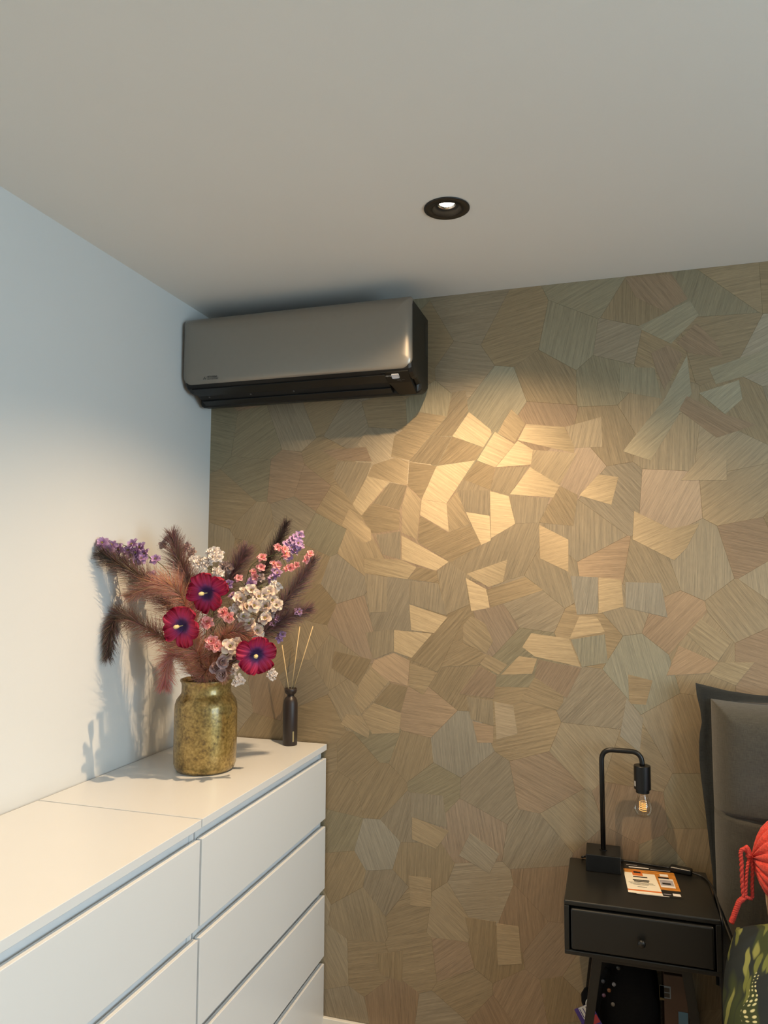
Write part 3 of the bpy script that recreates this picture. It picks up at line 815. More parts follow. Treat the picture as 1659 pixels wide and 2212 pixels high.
def face_matrix(p, nrm, spin=0.0):
    n = Vector(nrm).normalized(); u = n.orthogonal().normalized(); w = n.cross(u)
    m = Matrix((u, w, n)).transposed().to_4x4() @ Matrix.Rotation(spin, 4, 'Z'); m.translation = p; return m

# ---- hibiscus
CRIM, CRIMD, INK = (0.46, 0.010, 0.070), (0.30, 0.004, 0.030), (0.030, 0.008, 0.075)
PLUM = (0.22, 0.030, 0.16)
def hibiscus(label, z, nrm, spin, seed, size=0.080):
    rg = random.Random(seed); p = bp(*z)
    path = stem_path(p); t = thing('hibiscus_stem', label, 'flower', 'crimson hibiscus flowers', p)
    n = Vector(nrm).normalized()
    for k in range(5):
        V, Fc, C = [], [], []
        petal_grid(V, Fc, C, size * rg.uniform(0.94, 1.05), size * 0.74, 0.06, 2 * math.pi * k / 5 + rg.uniform(-.08, .08), R_(22 + rg.uniform(-8, 8)), INK, CRIM, CRIMD, rg, 12, 22, ruff=0.12, base=0.14, wpow=1.2, ruf_n=12, curl=0.60, peak=0.60, vein=(0.38, 30), twist=0.30, zoff=-0.010 + 0.0008 * (k % 2))
        C = [mixc(PLUM, c, min(1, (V[i].xy.length / size) / 0.55)) if V[i].xy.length / size > 0.30 else mixc(INK, PLUM, max(0, (V[i].xy.length / size - 0.20) / 0.10)) for i, c in enumerate(C)]
        o = obj('petal', col_mesh('petal', V, Fc, C), M['petal'], t); o.matrix_local = face_matrix(Vector((0, 0, 0)), n, spin)
    m = face_matrix(Vector((0, 0, 0)), n, spin)
    pist = lathe([(0.0, -0.006), (0.0018, -0.005), (0.0020, 0.010), (0.0030, 0.014), (0.0062, 0.018), (0.0068, 0.026), (0.0050, 0.033), (0.0022, 0.036), (0.0, 0.0365)], 16)
    for v in pist.verts:
        if v.co.z > 0.012: v.co += Vector((noise.noise(v.co * 900), noise.noise(v.co * 900 + Vector((9, 0, 0))), 0)) * 0.0022
    o = obj('pistil', pist, M['pistil'], t, True)
    o.matrix_local = m @ Matrix.Rotation(R_(12), 4, 'X') @ Matrix.Scale(0.82, 4)
    bk = [q - p for q in catmull(path[:-1] + [p - n * 0.05, p - n * 0.013], 24)]
    obj('stem', tube(bk, 0.0016, 6), M['stem'], t, True)
    return t
toC = -FWD
hibiscus('crimson hibiscus flower highest of the three, dark purple throat', (815, 495, .13), toC + RGT * -0.28 + UPV * -0.10, 0.35, 21)
hibiscus('crimson hibiscus flower lowest on the left, above the vase', (652, 712, .16), toC + RGT * -0.30 + UPV * 0.02, 0.95, 22, 0.077)
hibiscus('crimson hibiscus flower on the right, low over the vase rim', (1150, 905, .15), toC + RGT * 0.25 + UPV * -0.18, 0.1, 23, 0.076)

# ---- small blossoms: shared meshes, one object for each blossom
def blossom_mesh(name, seed, r, layers, c0, c1, c2, npet=5, ruff=0.14, wide=0.66, notch=0.0, tilt=(6, 30, 58), curl=0.3, cen=(0.5, 0.4, 0.1)):
    rg = random.Random(seed); V, Fc, C = [], [], []
    for L in range(layers):
        for k in range(npet):
            s = r * (1 - 0.22 * L) * rg.uniform(0.88, 1.1)
            petal_grid(V, Fc, C, s, s * wide, 0.18, 2 * math.pi * (k + 0.5 * L) / npet + rg.uniform(-.15, .15), R_(tilt[L] + rg.uniform(-9, 9)), c0, c1, c2, rg, 5, 5, ruff=ruff, base=0.2, notch=notch, ruf_n=4, curl=curl, zoff=0.001 * L)
    for k in range(6):          # stamens
        a = k * 1.047; b0 = len(V); q = Vector((math.cos(a), math.sin(a), 0)) * r * 0.10
        for s, w in ((0, 0.03), (0.3, 0.05)):
            V += [q + Vector((-w * r, 0, s * r)), q + Vector((w * r, 0, s * r)), q + Vector((0, w * r, s * r))]; C += [cen] * 3
        Fc += [(b0, b0 + 1, b0 + 4, b0 + 3), (b0 + 1, b0 + 2, b0 + 5, b0 + 4), (b0 + 2, b0, b0 + 3, b0 + 5), (b0 + 3, b0 + 4, b0 + 5)]
    me = col_mesh(name, V, Fc, C); me.materials.append(M['petal']); return me
BL = {}
def variants(key, *a, **k): BL[key] = [blossom_mesh(key + '_blossom', 100 + i + len(key), *a, **k) for i in range(3)]
variants('purple', 0.0185, 2, (0.30, 0.14, 0.34), (0.42, 0.23, 0.46), (0.62, 0.44, 0.63))
variants('pink', 0.0160, 2, (0.70, 0.14, 0.16), (0.80, 0.25, 0.27), (0.90, 0.52, 0.48), ruff=0.18)
variants('peony', 0.0230, 3, (0.72, 0.12, 0.14), (0.84, 0.30, 0.30), (0.92, 0.58, 0.52), npet=6, ruff=0.2)
variants('white', 0.0165, 3, (0.60, 0.48, 0.43), (0.80, 0.71, 0.65), (0.90, 0.84, 0.79), ruff=0.22)
variants('cream', 0.0260, 2, (0.26, 0.14, 0.16), (0.66, 0.50, 0.44), (0.88, 0.78, 0.62), npet=5, ruff=0.18, wide=0.80, tilt=(8, 36), curl=0.35)
variants('mauve', 0.0260, 3, (0.16, 0.08, 0.09), (0.42, 0.27, 0.27), (0.55, 0.40, 0.37), npet=5, ruff=0.15, wide=1.0, tilt=(24, 50, 72))
variants('dusty', 0.0190, 3, (0.30, 0.20, 0.20), (0.42, 0.32, 0.31), (0.50, 0.40, 0.38), ruff=0.2)
rb = random.Random(5)
def branch(label, kind, main, blooms, group, nrm=None, cat='flower', scale=1.0):
    """one artificial stem: its main path (close-up pixels) and its blossoms (a, b, off[, kind])"""
    vis = [bp(*q) for q in main]; d = vis[0] - MOUTH; h = Vector((d.x, d.y, 0)); h = h.normalized() * min(0.05, h.length) if h.length > 1e-4 else h
    path = catmull([VC + Vector((-h.x * .8, -h.y * .8, 0.03)), MOUTH + h] + vis, 48); o = path[0]
    t = thing('blossom_branch', label, cat, group, o)
    st = tube([p - o for p in path], 0.0015, 6, taper=0.0008)
    for q in blooms:
        p = bp(*q[:3]); k = q[3] if len(q) > 3 else kind
        near = min(path[14:], key=lambda w: (w - p).length); kk = path.index(near); near = path[max(14, kk - 2)]
        n = (toC * 1.0 + RGT * rb.uniform(-.7, .7) + UPV * rb.uniform(-.5, .8) + (p - VC - Vector((0, 0, .25))).normalized() * 0.5).normalized()
        ped = [near, near.lerp(p, 0.5) - n * 0.004, p - n * 0.002]
        tube([w - o for w in ped], 0.0008, 5, bm=st)
        b = obj('blossom', rb.choice(BL[k]), None, t); b.matrix_local = face_matrix(p - o, n, rb.uniform(0, 6.28)) @ Matrix.Scale(rb.uniform(0.86, 1.12) * scale, 4)
    obj('stem', st, M['stem'], t, True)
    return t
GB = 'blossom branches in the vase'
branch('purple blossom spray reaching furthest left', 'purple', [(760, 700, -.01), (560, 350, 0), (380, 230, .01), (230, 165, .01), (130, 165, .01)],
       [(128, 165, .02), (165, 205, .02), (215, 240, .03), (265, 280, .03), (325, 175, .02), (380, 195, .02), (320, 245, .03), (385, 265, .03), (350, 285, .03), (240, 205, .02), (480, 270, .02), (455, 385, .02), (470, 450, .02), (300, 215, .02), (355, 225, .03), (410, 235, .02), (190, 180, .01)], GB, scale=1.22)
branch('purple blossom spray reaching highest on the right', 'purple', [(950, 780, -.03), (1180, 500, -.03), (1320, 250, -.03), (1430, 110, -.03)],
       [(1435, 110, -.02), (1395, 140, -.02), (1425, 165, -.01), (1380, 195, -.01), (1440, 190, -.02), (1355, 255, -.01), (1290, 365, 0), (1255, 400, 0), (1270, 345, -.01), (1110, 440, 0), (1410, 125, -.02), (1365, 165, -.02), (1400, 215, -.01)], GB, scale=1.1)
branch('purple blossom spray low on the right behind the hibiscus', 'purple', [(980, 930, -.02), (1180, 800, -.03), (1300, 700, -.03), (1320, 640, -.03)],
       [(1290, 670, -.03), (1260, 700, -.03), (1320, 770, -.03), (1300, 800, -.03), (990, 510, -.03), (1430, 620, -.03)], GB, scale=0.9)
branch('coral pink blossom spray arching to the far right', 'pink', [(920, 800, .0), (1060, 480, .02), (1120, 310, .03), (1260, 245, .03), (1400, 235, .03), (1500, 245, .03)],
       [(1505, 235, .04), (1480, 272, .04), (1290, 190, .04), (1335, 205, .04), (1345, 240, .04), (1185, 258, .04), (1265, 300, .04), (1290, 310, .04), (1350, 335, .05), (1375, 325, .05), (1415, 310, .04), (1180, 325, .04), (1130, 352, .04), (1030, 395, .05), (965, 435, .05, 'purple')], GB)
branch('pink peony-like blossom branch between the hibiscus flowers', 'peony', [(850, 900, .06), (860, 760, .09), (930, 640, .12)],
       [(930, 625, .14), (965, 655, .14), (820, 690, .13), (850, 815, .14), (885, 850, .14), (840, 840, .13, 'pink')], GB)
branch('white ruffled blossom branch at the top centre', 'white', [(860, 760, .0), (850, 500, -.02), (850, 330, -.02), (855, 230, -.02)],
       [(840, 225, 0), (880, 240, 0), (860, 260, .01), (895, 262, 0), (775, 285, 0), (800, 310, .01), (735, 270, 0), (830, 300, .01), (905, 365, .02), (885, 350, .02), (860, 390, .01), (815, 275, .01), (755, 300, .01), (870, 215, 0), (900, 235, -.01)], GB, scale=1.15)
branch('greyed pale blossom branch behind the mauve plume', 'dusty', [(800, 700, -.06), (720, 400, -.07), (620, 240, -.07), (560, 150, -.07)],
       [(560, 140, -.06), (530, 175, -.06), (690, 185, -.06), (665, 210, -.06), (720, 225, -.06), (940, 315, -.06), (965, 330, -.06), (925, 330, -.06)], GB)
branch('cream large-petalled blossom branch right of centre', 'cream', [(930, 900, .03), (1060, 700, .05), (1130, 560, .06), (1190, 440, .05)],
       [(1115, 475, .08), (1200, 510, .08), (1130, 580, .11), (1230, 490, .07), (1040, 535, .08), (1000, 600, .08, 'white'), (1280, 575, .05), (1205, 665, .08), (1060, 655, .09), (1105, 700, .09), (1150, 745, .08), (1290, 450, .04, 'white'), (1265, 430, .04, 'white'), (1180, 395, .04, 'dusty'), (1140, 385, .04, 'pink'), (1160, 520, .09), (1085, 590, .09), (1210, 585, .07), (1250, 540, .05), (1025, 690, .08), (1110, 770, .08), (1060, 480, .06, 'white'), (1240, 630, .05, 'dusty')], GB)
branch('cream and mauve rose branch just above the vase rim', 'mauve', [(900, 1040, .07), (940, 950, .10), (970, 860, .12)],
       [(975, 850, .14, 'cream'), (1010, 830, .13, 'cream'), (920, 955, .14), (925, 1040, .13), (1010, 985, .12, 'white'), (880, 1000, .12), (955, 905, .13, 'cream'), (1020, 880, .11, 'cream'), (1060, 820, .09, 'dusty')], GB)
branch('white blossom branch hanging over the right of the vase rim', 'white', [(960, 1040, .05), (1020, 1040, .07), (1030, 1070, .08)],
       [(1030, 1060, .09), (1050, 1080, .09), (1010, 1090, .09), (1000, 1010, .09)], GB)
branch('single white blossom cluster sticking out to the right', 'white', [(980, 1010, .03), (1120, 1000, .04), (1240, 1015, .04)],
       [(1250, 1010, .05), (1235, 1040, .05), (1268, 1032, .05), (1255, 1055, .05)], GB, scale=0.8)


# ------------------------------------------------------------------ nightstand
M['ns'] = mat('black_satin_paint', (0.0095, 0.0095, 0.0085, 1), 0.30, var=0.08, scale=6, spec=0.42)
NX0, NX1, NY0, NY1, NZ1, NZ0 = 1.273, 1.653, -0.325, -0.020, 0.725, 0.588
ns = thing('nightstand', 'black nightstand with one drawer and slim tapered legs', 'nightstand', None, ((NX0 + NX1) / 2, (NY0 + NY1) / 2, 0))
def npart(n, bm, m=None, parent=ns, smooth=False):
    bm.transform(Matrix.Translation(-Vector(ns.location))); return obj(n, bm, m or M['ns'], parent, smooth)
npart('top_board', box(NX0, NX1, NY0, NY1, NZ1 - 0.014, NZ1, bev=0.004, seg=3))
npart('bottom_board', box(NX0, NX1, NY0, NY1, NZ0, NZ0 + 0.012, bev=0.0025))
npart('side_board', box(NX0, NX0 + 0.013, NY0, NY1, NZ0 + 0.0115, NZ1 - 0.0135, bev=0.0015)); npart('side_board', box(NX1 - 0.013, NX1, NY0, NY1, NZ0 + 0.0115, NZ1 - 0.0135, bev=0.0015))
npart('back_board', box(NX0 + 0.013, NX1 - 0.013, NY1 - 0.008, NY1 - 0.001, NZ0 + 0.012, NZ1 - 0.014))
dr = npart('drawer', box(NX0 + 0.017, NX1 - 0.017, NY0 - 0.004, NY0 + 0.020, NZ0 + 0.0155, NZ1 - 0.0185, bev=0.005, seg=3))
kn = on_plane(1386, 2036, 1, NY0 - 0.012)
npart('knob', lathe([(0.0045, 0.0), (0.0045, -0.009), (0.0085, -0.013), (0.0100, -0.018), (0.0085, -0.022), (0.0, -0.0235)], 24, (kn.x, NY0 - 0.003, kn.z), 'Y'), M['ns'], dr, True)
npart('apron', box(NX0 + 0.070, NX1 - 0.070, NY0 + 0.030, NY0 + 0.046, NZ0 - 0.022, NZ0 - 0.0005, bev=0.003))
npart('apron', box(NX0 + 0.070, NX1 - 0.070, NY1 - 0.046, NY1 - 0.030, NZ0 - 0.022, NZ0 - 0.0005, bev=0.003))
for sx in (-1, 1):
    for sy in (-1, 1):
        bm = bmesh.new(); cx = (NX0 + NX1) / 2 + sx * (0.19 - 0.083); cyy = (NY0 + NY1) / 2 + sy * 0.115
        bx, by = cx + sx * 0.085, cyy + sy * 0.02
        vs = []
        for (x, y, z, h) in ((cx, cyy, NZ0 - 0.0005, 0.0125), (bx, by, 0.0, 0.008)):
            vs.append([bm.verts.new((x + a * h, y + b * h, z)) for a, b in ((-1, -1), (1, -1), (1, 1), (-1, 1))])
        for k in range(4): bm.faces.new((vs[0][k], vs[0][(k + 1) % 4], vs[1][(k + 1) % 4], vs[1][k]))
        bm.faces.new(vs[0]); bm.faces.new(vs[1][::-1]); bmesh.ops.recalc_face_normals(bm, faces=bm.faces[:])
        bmesh.ops.bevel(bm, geom=bm.edges[:], offset=0.002, segments=2, affect='EDGES')
        npart('leg', bm)

# ------------------------------------------------------------------ table lamp
LY = -0.066
lamp = thing('table_lamp', 'black bent-tube table lamp with a bare bulb on the nightstand', 'lamp', None, (1.371, LY, NZ1))
def lpart(n, bm, m, parent=lamp, smooth=False):
    bm.transform(Matrix.Translation(-Vector(lamp.location))); return obj(n, bm, m, parent, smooth)
lpart('base', box(1.3225, 1.4195, -0.115, -0.020, NZ1, NZ1 + 0.048, bev=0.002), M['blackmetal'])
lpart('arm', tube(bent([(1.371, LY, NZ1 + 0.047), (1.371, LY, 1.061), (1.484, LY, 1.061), (1.4845, LY, 1.022)], 0.032, 8), 0.0072, 14), M['blackmetal'], smooth=True)
lpart('collar', lathe([(0.0, 0.0), (0.011, 0.0), (0.011, 0.0025), (0.0, 0.003)], 20, (1.371, LY, NZ1 + 0.0475)), M['blackmetal'])
soc = lpart('socket', lathe([(0.0, 1.0235), (0.0225, 1.0235), (0.0235, 1.0225), (0.0235, 0.957), (0.0190, 0.9565), (0.0190, 0.9465), (0.0, 0.946)], 40, (1.484, LY, 0)), M['blackmetal'])
M['sticker'] = mat('grey_sticker', (0.40, 0.40, 0.40, 1), 0.6, var=0.5, scale=500)
sb = bmesh.new()
for k in range(3):
    a, a2 = R_(196 + 7 * k), R_(203 + 7 * k)
    sb.faces.new([sb.verts.new((1.484 + 0.0238 * math.cos(t), LY + 0.0238 * math.sin(t), z)) for t, z in ((a, 0.9655), (a2, 0.9655), (a2, 0.980), (a, 0.980))])
lpart('socket_sticker', sb, M['sticker'], soc)
def glass_mat():
    m, N, L, P = new_mat('clear_bulb_glass')
    tr = N.new('ShaderNodeBsdfTransparent'); tr.inputs['Color'].default_value = (0.97, 0.93, 0.86, 1)
    gl = N.new('ShaderNodeBsdfGlossy'); gl.inputs['Roughness'].default_value = 0.03
    lw = N.new('ShaderNodeLayerWeight'); lw.inputs['Blend'].default_value = 0.25
    mr = N.new('ShaderNodeMapRange'); mr.inputs[3].default_value = 0.05; mr.inputs[4].default_value = 0.55; L.new(lw.outputs['Fresnel'], mr.inputs[0])
    mx = N.new('ShaderNodeMixShader'); L.new(mr.outputs[0], mx.inputs[0]); L.new(tr.outputs[0], mx.inputs[1]); L.new(gl.outputs[0], mx.inputs[2])
    out = [n for n in N if n.type == 'OUTPUT_MATERIAL'][0]; L.new(mx.outputs[0], out.inputs['Surface']); N.remove(P)
    return m
M['glass'] = glass_mat()
bulb = tag(obj('light_bulb', lathe([(0.0130, 0.9475), (0.0135, 0.942), (0.0165, 0.931), (0.0235, 0.915), (0.0258, 0.9055), (0.0245, 0.894), (0.0185, 0.884), (0.009, 0.879), (0.0, 0.878)], 40, (0, 0, -0.9475)), M['glass'], None, True),
           'clear globe bulb with a golden spiral filament in the table lamp', 'bulb')
bulb.location = (1.484, LY, 0.9470)
M['filament'] = emit_mat('golden_filament', (1.0, 0.55, 0.16, 1), 0.75)
sp = [Vector((0.0095 * math.cos(a), 0.0095 * math.sin(a), -0.026 - 0.026 * k / 110)) for k in range(111) for a in [2 * math.pi * 5 * k / 110]]
obj('filament', tube(sp, 0.0008, 6), M['filament'], bulb, True)
obj('glass_stem', lathe([(0.0055, -0.001), (0.005, -0.014), (0.0025, -0.022), (0.0015, -0.050), (0.0, -0.051)], 16), M['glass'], bulb, True)

# cord with its inline switch
def cpt(px, py, z=NZ1 + 0.004): return on_plane(px, py, 2, z)
M['cord'] = mat('black_cable', (0.008, 0.008, 0.008, 1), 0.5)
zc = NZ1 + 0.0035
cord = thing('lamp_cord', 'black lamp cable with an inline switch, hanging off the nightstand', 'cable', None, (1.5, -0.03, NZ1))
def kpart(n, bm, m, parent=cord, smooth=False):
    bm.transform(Matrix.Translation(-Vector(cord.location))); return obj(n, bm, m, parent, smooth)
kpart('cable', tube(catmull([(1.3215, -0.030, NZ1 + 0.012), (1.311, -0.034, NZ1 + 0.010), (1.309, -0.026, NZ1 + 0.005), (1.318, -0.0125, zc), (1.36, -0.0105, zc), (1.43, -0.0115, zc), (1.50, -0.020, zc), (1.556, -0.037, zc + 0.004)], 60), 0.0030, 8), M['cord'], smooth=True)
kpart('cable', tube(catmull([(1.612, -0.055, zc + 0.004), (1.636, -0.062, zc), (1.650, -0.095, zc + 0.001), (1.6565, -0.15, zc + 0.001), (1.6585, -0.22, zc - 0.004), (1.6600, -0.28, zc - 0.03), (1.6600, -0.26, 0.60), (1.6600, -0.24, 0.42), (1.6600, -0.22, 0.02)], 60), 0.0030, 8), M['cord'], smooth=True)
swb = box(-0.030, 0.030, -0.0125, 0.0125, 0.0, 0.016, bev=0.0045, seg=3); swb.transform(Matrix.Translation((1.584, -0.0465, NZ1 + 0.0005)) @ Matrix.Rotation(R_(-14), 4, 'Z'))
kpart('switch', swb, M['blackmetal'])

# ------------------------------------------------------------------ leaflet on the nightstand
def paper(n, c, rough=0.35): return mat(n, c, rough, var=0.04, scale=60)
M['p_black'] = paper('print_black', (0.012, 0.010, 0.008, 1)); M['p_cream'] = paper('print_cream', (0.80, 0.74, 0.60, 1)); M['p_orange'] = paper('print_orange', (0.62, 0.16, 0.03, 1))
M['p_amber'] = mat('print_amber_photo', (0.50, 0.20, 0.03, 1), 0.3, var=0.85, scale=45, stretch=(1, 4, 1)); M['p_grey'] = mat('print_grey_photo', (0.36, 0.34, 0.36, 1), 0.3, var=0.5, scale=40)
M['p_white'] = paper('print_white', (0.75, 0.72, 0.68, 1))
LF0 = Vector((1.4225, -0.015, NZ1 + 0.0004)); LU = Vector((0.1450, 0.004, 0)); LV = Vector((0.012, -0.213, 0))
LU = Vector((0.138, 0.006, 0)); LV = Vector((0.014, -0.218, 0))
lf = thing('leaflet', 'cream and orange printed leaflet lying on the nightstand', 'leaflet', None, LF0)
def lq(name, u0, u1, v0, v1, m, h, skew=0.0):
    bm = bmesh.new()
    c = [(u0, v0), (u1, v0), (u1 + skew, v1), (u0, v1)]
    lo = [bm.verts.new(LU * a + LV * b + Vector((0, 0, h - 0.00012))) for a, b in c]; hi = [bm.verts.new(LU * a + LV * b + Vector((0, 0, h))) for a, b in c]
    bm.faces.new(hi[::-1]); bm.faces.new(lo)
    for k in range(4): bm.faces.new((lo[k], lo[(k + 1) % 4], hi[(k + 1) % 4], hi[k]))
    bmesh.ops.recalc_face_normals(bm, faces=bm.faces[:]); return obj(name, bm, m, lf)
lq('sheet', 0, 1.0, 0, 1.0, M['p_black'], 0.0005)
lq('photo_print', 0.0, 1.0, 0.22, 0.80, M['p_amber'], 0.0007)
lq('cream_print', 0.0, 0.60, 0.34, 0.98, M['p_cream'], 0.0009, 0.04)
lq('orange_band', 0.0, 0.635, 0.875, 0.915, M['p_orange'], 0.0011)
lq('orange_box', 0.16, 0.36, 0.27, 0.43, M['p_orange'], 0.0011); lq('orange_box_inner', 0.19, 0.33, 0.295, 0.35, M['p_black'], 0.0013)
lq('picture', 0.655, 0.93, 0.44, 0.72, M['p_white'], 0.0009); lq('picture_photo', 0.665, 0.915, 0.49, 0.665, M['p_grey'], 0.0011); lq('picture_header', 0.655, 0.86, 0.40, 0.45, M['p_black'], 0.0012)
lq('picture_motif', 0.70, 0.86, 0.58, 0.63, M['p_black'], 0.0013)
lq('badge', 0.70, 0.86, 0.30, 0.38, M['p_white'], 0.0011); lq('white_label', 0.83, 0.97, 0.885, 0.955, M['p_white'], 0.0009)
for (u0, u1, v) in ((0.16, 0.44, 0.455), (0.14, 0.46, 0.56), (0.16, 0.44, 0.60)): lq('print_line', u0, u1, v, v + 0.030, M['p_black'], 0.0012)
for (u0, u1, v) in ((0.05, 0.52, 0.655), (0.08, 0.55, 0.685), (0.13, 0.42, 0.715), (0.2, 0.38, 0.78)): lq('print_line', u0, u1, v, v + 0.009, M['p_black'], 0.0012)
lq('header_print', 0.12, 0.52, 0.135, 0.165, M['p_white'], 0.0007); lq('header_print', 0.08, 0.30, 0.07, 0.085, M['p_grey'], 0.0007); lq('header_print', 0.55, 0.95, 0.165, 0.18, M['p_grey'], 0.0007)
lq('footer_print', 0.15, 0.75, 0.985, 0.997, M['p_white'], 0.0007); lq('footer_print', 0.66, 0.80, 0.915, 0.93, M['p_grey'], 0.0009)


# ------------------------------------------------------------------ bed
def fabric(name, c, scale=700, var=0.12, sheen=0.3):
    m, N, L, P = new_mat(name)
    tc = N.new('ShaderNodeTexCoord')
    def st(sx, sz):
        mp = N.new('ShaderNodeMapping'); mp.inputs['Scale'].default_value = (sx, sx, sz); L.new(tc.outputs['Object'], mp.inputs['Vector'])
        nz = N.new('ShaderNodeTexNoise'); nz.inputs['Scale'].default_value = 1; nz.inputs['Detail'].default_value = 3; L.new(mp.outputs[0], nz.inputs['Vector']); return nz
    a, b = st(60, scale), st(scale, 60)
    ad = N.new('ShaderNodeMath'); ad.operation = 'ADD'; L.new(a.outputs['Fac'], ad.inputs[0]); L.new(b.outputs['Fac'], ad.inputs[1])
    mr = N.new('ShaderNodeMapRange'); mr.inputs[1].default_value = 0.7; mr.inputs[2].default_value = 1.3; mr.inputs[3].default_value = 1 - var * 2; mr.inputs[4].default_value = 1 + var * 2
    L.new(ad.outputs[0], mr.inputs[0])
    sc = N.new('ShaderNodeVectorMath'); sc.operation = 'SCALE'; sc.inputs[0].default_value = c[:3]; L.new(mr.outputs[0], sc.inputs['Scale']); L.new(sc.outputs[0], P.inputs['Base Color'])
    bp_ = N.new('ShaderNodeBump'); bp_.inputs['Strength'].default_value = 0.35; bp_.inputs['Distance'].default_value = 0.0012; L.new(ad.outputs[0], bp_.inputs['Height']); L.new(bp_.outputs[0], P.inputs['Normal'])
    P.inputs['Roughness'].default_value = 0.9; P.inputs['Sheen Weight'].default_value = sheen; P.inputs['Specular IOR Level'].default_value = 0.2
    return m
M['linen'] = fabric('charcoal_linen', (0.052, 0.049, 0.039, 1))
M['linen2'] = fabric('slate_linen_border', (0.032, 0.036, 0.036, 1))
M['boxspring'] = fabric('dark_boxspring_cloth', (0.03, 0.03, 0.028, 1))
M['sheet'] = fabric('dark_sheet', (0.035, 0.045, 0.04, 1))
HX0, HX1 = 1.672, 3.42
bed = thing('bed', 'bed with a charcoal linen cushioned headboard at the mosaic wall', 'bed', None, (2.55, -1.1, 0))
def bpart(n, bm, m, smooth=False, parent=bed):
    bm.transform(Matrix.Translation(-Vector(bed.location))); return obj(n, bm, m, parent, smooth)
bpart('bed_base', box(1.70, 3.40, -2.22, -0.19, 0.05, 0.30, bev=0.015), M['boxspring'])
bpart('mattress', box(1.695, 3.405, -2.225, -0.185, 0.302, 0.42, bev=0.03, seg=3), M['sheet'], True)
bpart('headboard_panel', box(HX0 + 0.03, HX1 - 0.03, -0.075, -0.012, 0.05, 1.215, bev=0.01), M['boxspring'])
def headboard_cushion():
    bm = bmesh.new(); nx, nz = 70, 150; z0, z1 = 0.45, 1.228; grid = []
    for i in range(nx + 1):
        row = []
        for j in range(nz + 1):
            s, t = (i / nx) ** 2.4, 1 - (1 - j / nz) ** 1.5; x = HX0 + (HX1 - HX0) * s; z = z0 + (z1 - z0) * t
            e = min(x - HX0, HX1 - x, z - z0, z1 - z)
            y = -0.095 - 0.075 * (1 - math.exp(-e / 0.022))
            seam = math.exp(-((z - 0.928 + 0.012 * math.sin((x - HX0) * 5)) / 0.0045) ** 2); y += 0.012 * seam
            y += 0.004 * noise.noise(Vector((x * 7, z * 6, 0))) + 0.0016 * noise.noise(Vector((x * 22, z * 30, 3)))
            z += -0.010 * math.sin(min(1, (x - HX0) / 0.35) * math.pi) * (t ** 6)
            row.append(bm.verts.new((x, y, z)))
        grid.append(row)
    for i in range(nx):
        for j in range(nz): bm.faces.new((grid[i][j], grid[i + 1][j], grid[i + 1][j + 1], grid[i][j + 1]))
    ed = [e for e in bm.edges if e.is_boundary]
    r = bmesh.ops.extrude_edge_only(bm, edges=ed)
    for v in r['geom']:
        if isinstance(v, bmesh.types.BMVert): v.co.y = -0.080
    bmesh.ops.recalc_face_normals(bm, faces=bm.faces[:]); return bm
# concentrate grid columns near the visible edge by warping x
hc = headboard_cushion()
cu = bpart('headboard_cushion', hc, M['linen'], True)
def flange():
    """flat stitched border of the headboard cover: left strip, flared corner, top strip"""
    bm = bmesh.new(); n = 60; inner, outer = [], []
    path = []
    for k in range(31):                                   # up the left side
        t = k / 30; z = 0.45 + (1.235 - 0.45) * t
        fl = math.exp(-((1 - t) * 0.785 / 0.055) ** 2)
        w = 0.008 + 0.026 * min(1, max(0, (z - 0.74) / 0.30)) - 0.010 * math.exp(-((z - 1.165) / 0.03) ** 2) + 0.004 * fl
        yo = -0.085 - 0.004 * math.sin(z * 23) + 0.008 * fl
        path.append((Vector((HX0 + 0.003, -0.088, min(z, 1.225))), Vector((HX0 - w, yo, z + 0.034 * fl))))
    for k in range(1, 31):
        t = k / 30; x = HX0 + (HX1 - HX0) * t
        fl = math.exp(-(x - HX0) / 0.06)
        path.append((Vector((x, -0.092, 1.224)), Vector((x - 0.034 * fl, -0.070, 1.228 + 0.042 * fl + 0.010 * (1 - fl)))))
    a = [bm.verts.new(p[0]) for p in path]; m_ = [bm.verts.new(p[0].lerp(p[1], .5) + Vector((0, -0.004 * math.sin(i * .7), 0))) for i, p in enumerate(path)]; b = [bm.verts.new(p[1]) for p in path]
    for k in range(len(path) - 1):
        bm.faces.new((a[k], a[k + 1], m_[k + 1], m_[k])); bm.faces.new((m_[k], m_[k + 1], b[k + 1], b[k]))
    r = bmesh.ops.solidify(bm, geom=bm.faces[:], thickness=0.004)
    bmesh.ops.recalc_face_normals(bm, faces=bm.faces[:]); return bm
bpart('headboard_border', flange(), M['linen2'], True)

